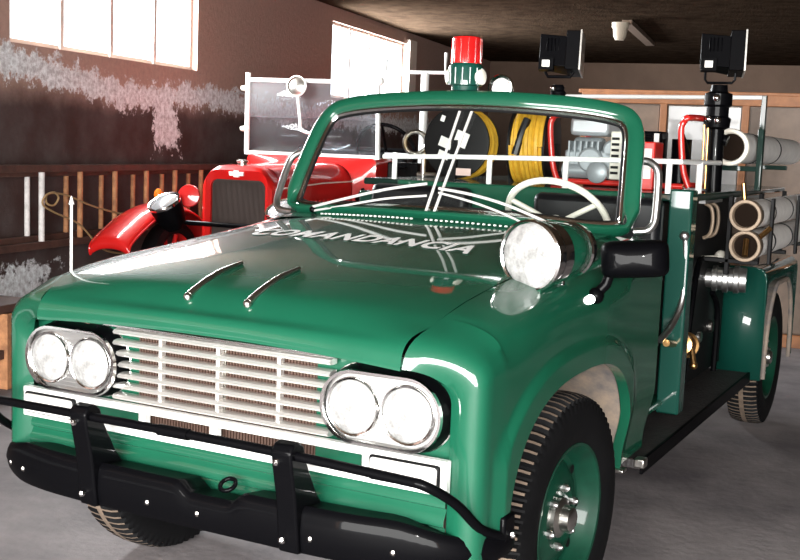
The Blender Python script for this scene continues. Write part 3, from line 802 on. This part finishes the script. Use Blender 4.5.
BORE = mat('dark_bore', (.012,.008,.006), .9, spec=0)
def suction_hose(x, z, y0, y1, r, rc, label, bands, face=CANVAS, ring=BRASS):
    H = thing('suction_hose', label, 'hose', (x, y0, z-r), group=None)
    CPOS[H] = Vector((x, y0, z-r))
    n = 90; rows = []
    mb = MB(); prof = []
    for i in range(n+1):
        h = .07+(y1-y0-.07)*i/n; prof.append((h, r+.0022*math.sin(i*PI*.9)))
    mb.lathe(prof, (x, y0, z), (0,1,0), 28); mb.build('hose_body', face, H)
    mb = MB(); mb.lathe([(.085, r*1.02),(.08, r*1.06),(.03, r*1.06),(.022, rc),(.0, rc),(-.006, rc*.96),(-.006, rc*.80),(.0, rc*.74),(.06, rc*.70)], (x, y0, z), (0,1,0), 36, cap=False)
    cp = mb.build('coupling', ring, H)
    m2 = MB(); m2.lathe([(.020, rc*.735),(.055, rc*.705),(.058,.001)], (x, y0, z), (0,1,0), 28); m2.build('hose_bore', BORE, H)
    for yb_ in bands:
        m2 = MB(); m2.lathe([(0, r*1.0),(0, r*1.05),(.025, r*1.05),(.025, r*1.0)], (x, yb_, z), (0,1,0), 28, cap=False); m2.build('hose_strap', MATTBLACK, H)
    return H, cp
BRONZE = mat('dull_bronze', (.27,.20,.14), .5, .4, noise=.3, scale=20)
H1, c1 = suction_hose(.88, 1.207, 2.62, 4.70, .062, .070, 'white canvas suction hose, upper of the two beside the truck bed', (3.0, 3.5, 4.1), ring=BRONZE)
H2, c2 = suction_hose(.88, 1.070, 2.66, 4.70, .062, .070, 'white canvas suction hose, lower of the two beside the truck bed', (3.05, 3.55, 4.15), ring=BRONZE)
mb = MB(); mb.cyl((.865,2.66,1.27), (.855,2.66,1.345), .011); mb.build('coupling_lug', BRASS, H1)
mb = MB(); mb.cyl((.885,2.66,1.10), (.89,2.62,1.03), .012); mb.build('coupling_lug', BRASS, H2); mb = MB(); mb.cyl((.93,2.72,1.11), (.965,2.76,1.15), .012); mb.build('coupling_lug', BRASS, H2)
H3, c3 = suction_hose(.705, 1.505, 3.05, 4.80, .074, .088, 'thick pale grey suction hose lying highest on the rack at the right', (3.45, 4.0), ring=CREAM)

# ================================================================== OLD RED FIRE TRUCK (local frame of the garage)
RX, RY = -3.79, 7.6
RT = gthing('vintage_truck', 'old red truck with dark radiator and white framed flat windscreen parked by the wall', 'truck', RX, RY)
def shell(w_, zb, zt, y, rr=.12, n=8):
    P = [(-w_, y, zb)]
    for i in range(n+1):
        a = PI-PI/2*i/n; P.append((-w_+rr+rr*math.cos(a), y, zt-rr+rr*math.sin(a)))
    for i in range(n+1):
        a = PI/2-PI/2*i/n; P.append((w_-rr+rr*math.cos(a), y, zt-rr+rr*math.sin(a)))
    P.append((w_, y, zb)); return P
mb = MB()
mb.grid([shell(.225,.55,1.155,.035,.06), shell(.225,.55,1.155,.0,.06), shell(.255,.53,1.225,-.03,.10), shell(.285,.53,1.26,-.01,.19), shell(.29,.53,1.265,.06,.20), shell(.29,.53,1.265,.16,.20)])
mb.box((0,.06,.53), (.58,.16,.05))
rs = mb.build('radiator_shell', RED, RT)
mb = MB(); P = shell(.23,.55,1.16,.03,.06); mb.add(P, [list(range(len(P)))])
for i in range(44): mb.box((-.22+.0102*i, .026, .85), (.004,.008,.59))
lbl(mb.build('radiator_core', mat('dark_core', (.045,.03,.025), .7), rs), 'dark vertical radiator core')
mb = MB(); mb.prism([(-.055,-.036,1.185),(-.02,-.036,1.185),(-.02,-.036,1.175),(.02,-.036,1.175),(.02,-.036,1.185),(.055,-.036,1.185),(.06,-.036,1.215),(.02,-.036,1.215),(.02,-.036,1.225),(-.02,-.036,1.225),(-.02,-.036,1.215),(-.06,-.036,1.215)], (0,.03,0)); lbl(mb.build('badge', PAPER, rs), 'small silver badge')
mb = MB(); mb.lathe([(0,.035),(.02,.035),(.025,.045),(.035,.045),(.045,.02)], (0,.07,1.262), (0,0,1), 16); mb.build('radiator_cap', DCHROME, rs)
# hood
mb = MB(); rows = []
for i in range(13):
    t = i/12; y = .14+t*1.18
    rows.append(shell(.285+.13*t**1.5, .66, 1.255+.035*t, y, .15+.05*t))
mb.grid(rows)
hd = mb.build('hood', RED, RT)
for sx in (-1, 1):
    for k in range(9):
        mb = MB(); mb.box((sx*(.335+.010*k), .55+.06*k, .90), (.012,.012,.20)); mb.build('hood_louvre', RED, hd)
mb = MB(); mb.tube([(.30,.16,1.10),(.35,.8,1.13),(.42,1.3,1.14)], .006); mb.tube([(-.30,.16,1.10),(-.35,.8,1.13),(-.42,1.3,1.14)], .006); mb.build('hood_bead', CREAM, hd)
# cowl
mb = MB(); mb.grid([shell(.42,.62,1.29,1.30,.19), shell(.50,.62,1.31,1.33,.16), shell(.60,.62,1.335,1.37,.05), shell(.62,.62,1.34,1.55,.04), shell(.62,.62,1.34,1.75,.04)])
P0 = shell(.60,.62,1.335,1.365,.05); P1 = shell(.42,.62,1.29,1.31,.19)
mb.build('cowl', RED, RT)
# body
mb = MB(); mb.box((-.05,2.05,.72), (1.2,.7,.20)); mb.box((-.05,2.45,1.02), (1.2,.08,.50)); mb.box((-.03,3.8,.82), (1.3,2.6,.40)); mb.build('body', RED, RT, bevel=.03)
mb = MB(); mb.box((0,2.12,.92), (1.1,.5,.2)); mb.box((0,2.38,1.22), (1.1,.12,.42)); mb.build('bench_seat', VINYL, RT, bevel=.04)
mb = MB()
for sx in (-1, 1): mb.box((sx*.3, 2.4, .52), (.08, 5.0, .10))
mb.cyl((-.68,.25,.40),(.68,.25,.40),.03); mb.cyl((-.68,3.9,.40),(.68,3.9,.40),.04)
mb.build('chassis', MATTBLACK, RT)
# fenders
for sx in (-1, 1):
    mb = MB(); path = []
    path = [(p.x, p.y) for p in spline([Vector((a, b, 0)) for a, b in ((-.575,.635),(-.59,.675),(-.575,.715),(-.52,.755),(-.40,.815),(-.18,.905),(.08,.945),(.34,.915),(.56,.80),(.76,.62),(.95,.48),(1.1,.42),(1.25,.38))], 3)]
    rows = []
    for (y, z) in path:
        row = []
        for k in range(13):
            q = -1+2*k/12
            row.append((sx*(.72+.165*q), y, z-.055*abs(q)**2.6))
        rows.append(row)
    mb.grid(rows); fd = mb.build('front_fender', RED, RT, solid=.008)
    mb = MB(); mb.tube([r[0] for r in rows], .009, 8); mb.tube([r[-1] for r in rows], .009, 8); mb.build('fender_bead', RED, fd)
    mb = MB(); mb.box((sx*.68, 2.3, .36), (.24, 2.2, .04)); mb.build('running_board', MATTBLACK, RT)
    for yy in (.27, 3.9):
        mb = MB(); c = Vector((sx*.72, yy, .40))
        mb.lathe([(-.06,.30),(-.075,.34),(-.06,.385),(-.03,.40),(.03,.40),(.06,.385),(.075,.34),(.06,.30)], c, (1,0,0), 40, cap=False)
        w_ = mb.build('wheel', RUBBER, RT)
        mb = MB(); mb.lathe([(-.05,.30),(0,.29),(.05,.30)], c, (1,0,0), 32, cap=False)
        for k in range(10):
            a = 2*PI*k/10; mb.cyl(c, c+Vector((0, math.cos(a)*.29, math.sin(a)*.29)), .018, n=8)
        mb.lathe([(-.07,.05),(.07,.05)], c, (1,0,0), 16); mb.build('rim', RED, w_)
# headlamps on a bar
mb = MB(); mb.cyl((-.62,-.12,.82),(.62,-.12,.82),.018); mb.build('lamp_bar', BLACK, RT)
for sx in (-1, 1):
    c = Vector((sx*.475, -.24, .965)); ax = Vector((-.16, -.50, .85))
    mb = MB(); mb.lathe([(-.22,.03),(-.21,.075),(-.15,.105),(-.05,.120),(0,.125)], c, ax, 28)
    mb.cyl(c-Vector((0,-.06,.10)), (sx*.475,-.12,.82), .022)
    lp = mb.build('headlamp', BLACK, RT)
    mb = MB(); mb.lathe([(-.005,.126),(.012,.130),(.022,.124),(.018,.112)], c, ax, 32, cap=False); mb.build('headlamp_rim', CHROME, lp)
    mb = MB(); mb.lathe([(0,.115),(.018,.10),(.035,.06),(.042,.001)], c, ax, 28); mb.build('headlamp_lens', mat('silver_lens', (.75,.77,.8), .15, .7), lp)
mb = MB(); mb.lathe([(0,.07),(.02,.085),(.04,.08),(.055,.001)], (-.345,-.10,1.02), (.25,-1,.1), 28); lbl(mb.build('horn', RED, RT), 'round red horn cover behind the headlamp')
mb = MB(); mb.lathe([(0,.03),(.02,.035),(.05,.03),(.07,.01)], (-.70,.05,.985), (0,0,1), 14); lbl(mb.build('side_marker', mat('orange_lens', (.8,.2,.02), .2), RT), 'small orange marker lamp on the fender')
# windscreen
wy = 1.42
FR = [(-.63,wy,1.345),(.595,wy,1.345),(.575,wy,1.975),(-.63,wy,1.975)]
mb = MB(); a, b, c_, d = [Vector(p) for p in FR]
for p, q in ((a,b),(c_,d)): mb.box((p+q)/2, ((p-q).length+.03, .03, .032))
mb.cyl(b, c_+Vector((0,0,.03)), .019); mb.cyl(a, d+Vector((0,0,.06)), .022); mb.sphere(c_+Vector((.02,0,.01)), .038, 12)
wf = mb.build('windscreen_frame', WHITE, RT)
mb = MB(); mb.add([(-.62,wy,1.655),(.59,wy,1.655),(.575,wy,1.97),(-.62,wy,1.97)], [(0,1,2,3)]); mb.build('upper_glass', UPGLASS, wf, solid=.006)
mb = MB(); mb.add([(-.62,wy+.012,1.35),(.59,wy+.012,1.35),(.585,wy+.012,1.665),(-.62,wy+.012,1.665)], [(0,1,2,3)]); mb.build('lower_glass', REDGLASS, wf, solid=.006)
for z in (1.55, 1.9):
    mb = MB(); mb.lathe([(0,.02),(.05,.03),(.08,.02)], (-.69,wy,z), (1,0,0), 12); mb.build('hinge', CREAM, wf)
c = Vector((-.14, wy-.06, 1.925)); mb = MB(); mb.lathe([(-.06,.03),(-.04,.07),(0,.088),(.015,.090),(.022,.080)], c, (.1,-1,.05), 28, cap=False)
ssl = mb.build('spotlight', WHITE, RT)
mb = MB(); mb.lathe([(.0,.082),(.015,.05),(.02,.001)], c, (.1,-1,.05), 24); mb.build('spotlight_lens', DCHROME, ssl)
mb = MB(); mb.tube([(-.13,wy-.06,1.84),(-.10,wy-.06,1.62),(-.09,wy-.07,1.57),(-.05,wy-.07,1.54),(.05,wy-.03,1.52)], .013, 8, sm=3); mb.build('spotlight_stem', WHITE, ssl)
sw = Vector((.50, wy+.48, 1.40)); nrm = Vector((0, .85, .5)).normalized(); u_ = Vector((1,0,0)); v_ = nrm.cross(u_)
mb = MB(); mb.tube([sw+(u_*math.cos(a)+v_*math.sin(a))*.27 for a in [2*PI*i/40 for i in range(40)]], .017, 10, closed=True)
s2 = mb.build('steering_wheel', BLACK, RT)
for a in (0, PI/2, PI, 1.5*PI):
    mb = MB(); mb.cyl(sw, sw+(u_*math.cos(a)+v_*math.sin(a))*.27, .012, n=8); mb.build('spoke', BLACK, s2)
mb = MB(); mb.cyl(sw, sw-nrm*.8, .02); mb.build('steering_column', BLACK, s2)
# ladder gantry
mb = MB(); mb.cyl((.86,wy+.4,1.0), (.86,wy+.4,2.09), .035); mb.tube([(.50,wy+.4,2.20),(.50,wy+.4,2.09),(1.04,wy+.4,2.09),(1.04,wy+.4,2.26)], .016); mb.box((.72,wy+.4,1.37), (.40,.04,.04))
mb.box((.62,wy+.42,1.02), (.5,.06,.06))
lbl(mb.build('ladder_gantry', WHITE, RT), 'white ladder support with upturned ends')
mb = MB(); mb.box((.76,wy+.30,1.20), (.28,.24,.22)); mb.tube([(.66,wy+.17,1.27),(.80,wy+.17,1.27)], .012); mb.tube([(.66,wy+.17,1.19),(.74,wy+.17,1.19)], .012); mb.build('battery_box', BLACK, RT, bevel=.01)
mb = MB(); mb.box((.75,wy+.35,1.06), (.34,.4,.06)); mb.build('battery_shelf', RED, RT)

# ================================================================== THINGS ALONG THE LEFT WALL
def ladder(label, x, y0, pitch, n, zt, zb, pale, rr, tilt=0.):
    L = gthing('wooden_ladder', label, 'ladder', x, y0-.6, 0, 0, 'wooden ladders hung along the wall')
    ln = pitch*n+1.0
    for z in (zt, zb):
        mb = MB(); mb.box((0, ln/2, z), (.05, ln, .052)); mb.build('rail', RAILWOOD, L, bevel=.006)
    for k in range(n):
        y = .6+pitch*k
        mb = MB(); mb.cyl((0,y,zb-.01), (0,y,zt+.01), rr)
        mb.build('rung', PALEWOOD if k < pale else WOOD, L)
    return L
ladder('wooden ladder on the wall whose pale end rung is the leftmost rung', -4.93, 6.635, .455, 8, 1.165, .70, 1, .019)
ladder('wooden ladder on the wall whose pale end rung is second from left', -4.84, 6.675, .460, 8, 1.20, .665, 1, .021)
for k, y in enumerate((6.05, 10.0)):
    HK = gthing('wall_hook', 'dark iron hook holding the ladders at their %s end' % ('near' if k == 0 else 'far'), 'hook', -4.995, y, .60, 0, 'ladder hooks')
    mb = MB(); mb.box((.02,0,.04), (.04,.05,.16)); mb.build('plate', MATTBLACK, HK)
    mb = MB(); mb.tube([(.03,0,.0),(.10,0,-.005),(.20,0,-.005),(.22,0,.02),(.22,0,.09)], .012); mb.build('prong', MATTBLACK, HK)
CB = gthing('cable', 'brown cable with a small loop hanging over the wooden ladders', 'cable', -4.74, 6.53, .4)
mb = MB()
pts = [(0,1.05,.14),(0,.75,.20),(0,.45,.40),(0,.15,.50),(0,.02,.56),(.01,.04,.62),(.02,.12,.64),(.02,.17,.60),(.01,.13,.55),(0,.06,.57),(-.01,.10,.63),(-.01,.30,.615),(0,.6,.53),(0,.95,.46),(0,1.1,.45)]
mb.tube(pts, .0075, 8, sm=6); mb.build('cord', ROPE, CB)
BN = gthing('timber_bench', 'low dark timber bench with orange legs standing left of the truck', 'bench', -4.35, 4.6)
mb = MB(); mb.box((0,0,.455), (.62,1.9,.05)); mb.build('bench_top', RAILWOOD, BN, bevel=.005)
for x in (-.27, .30):
    for y in (-.75, .66):
        mb = MB(); mb.box((x,y,.215), (.07,.07,.43)); mb.build('leg', WOOD, BN, bevel=.004)
mb = MB(); mb.box((.30,-.05,.20), (.03,1.4,.05)); mb.build('stretcher', RAILWOOD, BN)

# ================================================================== BACK RIGHT: TIMBER CUPBOARD AND DRUM
CP = gthing('timber_cupboard', 'wide orange timber cupboard with brown and grey panels standing behind the truck', 'cupboard', -.25, 9.25)
mb = MB(); mb.box((0,.30,.97), (2.5,.55,1.86)); mb.build('carcass', PLY, CP)
mb = MB(); mb.box((0,-.0,1.905), (2.56,.08,.085)); mb.box((0,.28,1.955), (2.62,.62,.03)); mb.build('top_rail', OAK, CP, bevel=.005)
mb = MB(); mb.box((0,0,.05), (2.5,.06,.10)); mb.build('plinth', OAK, CP, bevel=.005)
for i in range(5):
    x = -1.25+.625*i
    mb = MB(); mb.box((x,0,.98), (.055,.07,1.78)); mb.build('stile', OAK, CP, bevel=.004)
for i in range(4):
    x = -.9375+.625*i
    mb = MB(); mb.box((x,.015,.62), (.55,.03,1.02)); dr = mb.build('door', PLY, CP, bevel=.004)
    mb = MB(); mb.box((x,.012,1.50), (.55,.02,.70)); mb.build('door_pane', CUPGLASS if i % 2 else PLY, CP)
    mb = MB(); mb.sphere((x+.22,-.02,.95), .022, 10); mb.build('knob', BRASS, dr)
DR = gthing('steel_drum', 'dark green steel drum beside the timber cupboard', 'drum', .62, 8.55)
mb = MB(); mb.lathe([(0,.27),(.02,.285),(.29,.285),(.30,.295),(.31,.285),(.57,.285),(.58,.295),(.59,.285),(.86,.285),(.88,.29),(.89,.27)], (0,0,0), (0,0,1), 36); db = mb.build('drum_body', DKGREEN, DR)
mb = MB(); mb.lathe([(0,.035),(.02,.035)], (.12,-.1,.885), (0,0,1), 14); mb.build('bung', DCHROME, DR)

# ================================================================== THE ROOM
XL, XR, Y0, Y1, HC = -5.0, 4.2, -2.6, 20.0, 3.03
def smat(name): return nodes(name)
# wall plaster with a peeled band
def wall_mat(peel):
    m, nt, b = nodes('plaster_wall' if peel else 'plain_plaster')
    N = nt.nodes.new; L = nt.links.new
    tc = N('ShaderNodeTexCoord'); sp_ = N('ShaderNodeSeparateXYZ'); L(tc.outputs['Object'], sp_.inputs[0])
    def M(op, a, b_=None, c=None):
        n = N('ShaderNodeMath'); n.operation = op
        for i, q in enumerate((a, b_, c)):
            if q is None: continue
            if isinstance(q, (int, float)): n.inputs[i].default_value = q
            else: L(q, n.inputs[i])
        return n.outputs[0]
    def noise(scale, det=6, ro=.6):
        n = N('ShaderNodeTexNoise'); n.inputs['Scale'].default_value = scale; n.inputs['Detail'].default_value = det; n.inputs['Roughness'].default_value = ro
        L(tc.outputs['Object'], n.inputs['Vector']); return n.outputs['Fac']
    def mix(f, a, b_):
        n = N('ShaderNodeMix'); n.data_type = 'RGBA'
        L(f, n.inputs[0])
        for i, q in ((6, a), (7, b_)):
            if isinstance(q, tuple): n.inputs[i].default_value = (*q, 1)
            else: L(q, n.inputs[i])
        return n.outputs[2]
    def ss(v, lo, hi):
        n = N('ShaderNodeMapRange'); n.interpolation_type = 'SMOOTHSTEP'; L(v, n.inputs[0])
        n.inputs[1].default_value = lo; n.inputs[2].default_value = hi; return n.outputs[0]
    z = sp_.outputs['Z']; y = sp_.outputs['Y']
    big = noise(1.6, 5); fine = noise(22, 8, .7)
    up = mix(ss(fine, .3, .75), (.38,.25,.205), (.31,.205,.17))
    dn = mix(ss(big, .35, .7), (.050,.028,.025), (.085,.068,.066))
    base = mix(ss(M('ADD', z, M('MULTIPLY', M('SUBTRACT', big, .5), .25)), 1.60, 1.86), dn, up) if peel else mix(ss(big, .3, .7), (.20,.135,.10), (.165,.112,.085))
    if peel:
        cv = N('ShaderNodeFloatCurve'); mp = N('ShaderNodeMapRange'); L(y, mp.inputs[0]); mp.inputs[1].default_value = 6; mp.inputs[2].default_value = 11
        L(mp.outputs[0], cv.inputs['Value'])
        c = cv.mapping.curves[0]
        pts = [(6.0,1.95),(6.5,1.92),(7,1.89),(7.6,1.82),(8.05,1.775),(8.45,1.77),(9,1.83),(9.4,1.83),(10,1.80),(11,1.75)]
        c.points[0].location = (0, pts[0][1]-1); c.points[1].location = (1, pts[-1][1]-1)
        for a, q in pts[1:-1]: c.points.new((a-6)/5, q-1)
        cv.mapping.update()
        cz_ = M('ADD', cv.outputs[0], 1.0)
        band = M('SUBTRACT', .10, M('ABSOLUTE', M('SUBTRACT', z, cz_)))
        # streak running down
        st1 = M('SUBTRACT', .20, M('ABSOLUTE', M('SUBTRACT', y, M('ADD', 8.62, M('MULTIPLY', M('SUBTRACT', 1.6, z), .12)))))
        st2 = M('MULTIPLY', M('MINIMUM', M('SUBTRACT', z, 1.34), M('SUBTRACT', 1.82, z)), .9)
        st = M('MINIMUM', M('MULTIPLY', st1, .7), st2)
        lowp = M('MINIMUM', M('SUBTRACT', .16, M('ABSOLUTE', M('SUBTRACT', z, .36))), M('MULTIPLY', M('SUBTRACT', 7.1, y), .3))
        msk = M('MAXIMUM', M('MAXIMUM', band, st), M('SUBTRACT', lowp, .03))
        n1 = M('MULTIPLY', M('SUBTRACT', noise(7, 6, .65), .5), .42); n2 = M('MULTIPLY', M('SUBTRACT', noise(30, 4, .7), .5), .22)
        pm = ss(M('ADD', msk, M('ADD', n1, n2)), -.02, .03)
        base = mix(pm, base, mix(ss(fine, .3, .7), (.80,.84,.86), (.34,.33,.335)))
    L(base, b.inputs['Base Color']); b.inputs['Roughness'].default_value = .9; b.inputs['Specular IOR Level'].default_value = .1
    bp_ = N('ShaderNodeBump'); bp_.inputs['Strength'].default_value = .35; bp_.inputs['Distance'].default_value = .02
    L(fine, bp_.inputs['Height']); L(bp_.outputs['Normal'], b.inputs['Normal'])
    return m
WALLP = wall_mat(True); WALL = wall_mat(False)
CEIL = mat('rough_ceiling', (.058,.039,.026), .9, col2=(.030,.020,.014), scale=5, bump=.5, bscale=30, spec=0)
FLOOR = mat('stained_concrete', (.27,.245,.245), .7, col2=(.12,.108,.115), scale=1.3, bump=.15, bscale=25, spec=.2)

def room(name, mb, m, **k):
    o = mb.build(name, m, None, smooth=False, origin=(0,0,0), **k); return struct(garage(o))
mb = MB(); mb.add([(XL-.3,Y0-.3,0),(XR+.3,Y0-.3,0),(XR+.3,Y1+.3,0),(XL-.3,Y1+.3,0),(XL-.3,Y0-.3,-.1),(XR+.3,Y0-.3,-.1),(XR+.3,Y1+.3,-.1),(XL-.3,Y1+.3,-.1)], [(0,1,2,3),(7,6,5,4),(0,4,5,1),(1,5,6,2),(2,6,7,3),(3,7,4,0)])
room('floor', mb, FLOOR)
mb = MB(); mb.box(((XL+XR)/2,(Y0+Y1)/2,HC+.08), (XR-XL+.6,Y1-Y0+.6,.16)); room('ceiling', mb, CEIL)
# left wall with two window openings
W1 = (6.545, 9.165, 2.052, 2.97); W2 = (12.38, 15.15, 1.99, 2.87)
mb = MB()
def wbox(y0, y1, z0, z1): mb.box((XL-.10, (y0+y1)/2, (z0+z1)/2), (.20, y1-y0, z1-z0))
wbox(Y0-.3, W1[0], 0, HC); wbox(W1[0], W1[1], 0, W1[2]); wbox(W1[0], W1[1], W1[3], HC); wbox(W1[1], W2[0], 0, HC)
wbox(W2[0], W2[1], 0, W2[2]); wbox(W2[0], W2[1], W2[3], HC); wbox(W2[1], Y1+.3, 0, HC)
room('wall_left', mb, WALLP)
mb = MB(); mb.box(((XL+XR)/2, Y1+.1, HC/2), (XR-XL+.6,.2,HC)); room('wall_back', mb, WALL)
mb = MB(); mb.box((XR+.1,(Y0+Y1)/2,HC/2), (.2,Y1-Y0+.6,HC)); room('wall_right', mb, mat('darkened_plaster', (.022,.016,.013), .9, noise=.3, scale=3, spec=.05))  # unseen wall, coloured near black to dim reflections on the truck's side
DX0, DX1, DZ = -3.8, 2.9, 2.75
mb = MB()
mb.box(((XL+DX0)/2, Y0-.1, HC/2), (DX0-XL,.2,HC)); mb.box(((XR+DX1)/2, Y0-.1, HC/2), (XR-DX1,.2,HC)); mb.box(((DX0+DX1)/2, Y0-.1, (HC+DZ)/2), (DX1-DX0,.2,HC-DZ))
room('wall_front', mb, WALL)
mb = MB(); mb.box((DX0+.04,Y0-.1,DZ/2), (.08,.22,DZ)); mb.box((DX1-.04,Y0-.1,DZ/2), (.08,.22,DZ)); mb.box(((DX0+DX1)/2,Y0-.1,DZ-.04), (DX1-DX0,.22,.08)); room('door_1', mb, OAK)
WFR = mat('window_frame_paint', (.62,.54,.48), .6)
for i, w_ in enumerate((W1, W2)):
    y0, y1, z0, z1 = w_
    mb = MB(); t = .035
    for y in (y0+t/2, y1-t/2): mb.box((XL-.09,y,(z0+z1)/2), (.06,t,z1-z0))
    for z in (z0+t/2, z1-t/2): mb.box((XL-.09,(y0+y1)/2,z), (.058,y1-y0,t))
    for k in range(1, 4): mb.box((XL-.07, y0+(y1-y0)*k/4, (z0+z1)/2), (.05,.045,z1-z0))
    wn = room('window_%d' % (i+1), mb, WFR)
    m2 = MB(); m2.box((XL-.09,(y0+y1)/2,(z0+z1)/2), (.006,y1-y0-.02,z1-z0-.02))
    pn = m2.build('pane', WGLASS, None, smooth=False, origin=(0,0,0)); pn.parent = wn
    if i == 1:
        m2 = MB(); m2.box((XL+.02, y1+.16, 2.44), (.06, .32, .98)); m2.prism([(XL+.005,y1+.0,1.98),(XL+.005,y1+.45,1.98),(XL+.005,y1+.32,2.20),(XL+.005,y1+.0,2.20)], (.045,0,0))
        s2_ = m2.build('reveal', WFR, None, smooth=False, origin=(0,0,0)); s2_.parent = wn
# ceiling light
CLp = gthing('ceiling_lamp', 'small pale bulb holder on a wooden batten fixed to the ceiling', 'lamp', -1.80, 14.6, HC)
mb = MB(); mb.box((.02,.3,-.03), (.12,2.6,.055)); mb.build('batten', mat('batten_wood', (.17,.115,.08), .8), CLp, bevel=.005)
mb = MB(); mb.lathe([(0,.10),(-.05,.10),(-.07,.085),(-.16,.075),(-.20,.05)], (-.04,-1.1,-.05), (0,0,1), 20); mb.build('bulb_holder', mat('aged_plastic', (.42,.36,.28), .6), CLp)

# ================================================================== LIGHT
w = bpy.data.worlds.new('World'); sc.world = w; w.use_nodes = True
bg = w.node_tree.nodes['Background']; bg.inputs['Color'].default_value = (.93,.97,1.,1); bg.inputs['Strength'].default_value = 3.0
def area(name, loc, target, sx, sy, power, col=(1,1,1), spread=PI):
    l = bpy.data.lights.new(name, 'AREA'); l.shape = 'RECTANGLE'; l.size = sx; l.size_y = sy; l.energy = power; l.color = col; l.spread = spread
    o = bpy.data.objects.new(name, l); COL.objects.link(o)
    p = GM @ Vector(loc); q = GM @ Vector(target)
    o.location = p; o.rotation_euler = (q-p).to_track_quat('-Z', 'Y').to_euler()
    return o
area('daylight_door', ((DX0+DX1)/2, Y0-.35, 1.45), ((DX0+DX1)/2, 5, 1.2), DX1-DX0-.2, 2.5, 900, (1,.98,.95))
area('daylight_window', (XL-.3, (W1[0]+W1[1])/2, (W1[2]+W1[3])/2), (0, 7.6, 1.0), 2.5, .85, 420, (.97,.98,1))
area('daylight_window', (XL-.3, (W2[0]+W2[1])/2, (W2[2]+W2[3])/2), (0, 13.6, 1.2), 2.6, .8, 480, (.97,.98,1))
# camera
cd = bpy.data.cameras.new('camera'); cam = bpy.data.objects.new('camera', cd); COL.objects.link(cam)
cd.sensor_fit = 'HORIZONTAL'; cd.sensor_width = 36; cd.lens = 36*1124.91/800
yaw, pit, roll = .4821809, .1180524, .039
F = Vector((-math.sin(yaw)*math.cos(pit), math.cos(yaw)*math.cos(pit), -math.sin(pit)))
Rv = Vector((math.cos(yaw), math.sin(yaw), 0)); U = Rv.cross(F)
Rv, U = Rv*math.cos(roll)+U*math.sin(roll), U*math.cos(roll)-Rv*math.sin(roll)
m = Matrix((Rv, U, -F)).transposed().to_4x4(); m.translation = Vector((1.834,-2.4248,1.4478))
cam.matrix_world = m; cd.clip_start = .05; cd.clip_end = 100
sc.camera = cam
# the photographer's flash, just beside the lens
fl = bpy.data.lights.new('flash', 'AREA'); fl.shape = 'RECTANGLE'; fl.size = .08; fl.size_y = .05; fl.energy = 34; fl.color = (1,.98,.95)
fo = bpy.data.objects.new('flash', fl); COL.objects.link(fo); mm = m.copy(); mm.translation = m.translation+Rv*.12+U*.10-F*.02; fo.matrix_world = mm

vs = sc.view_settings
sc.display_settings.display_device = 'sRGB'
vs.view_transform = 'Standard'; vs.look = 'None'; vs.gamma = 1; vs.use_curve_mapping = False
vs.exposure = .7
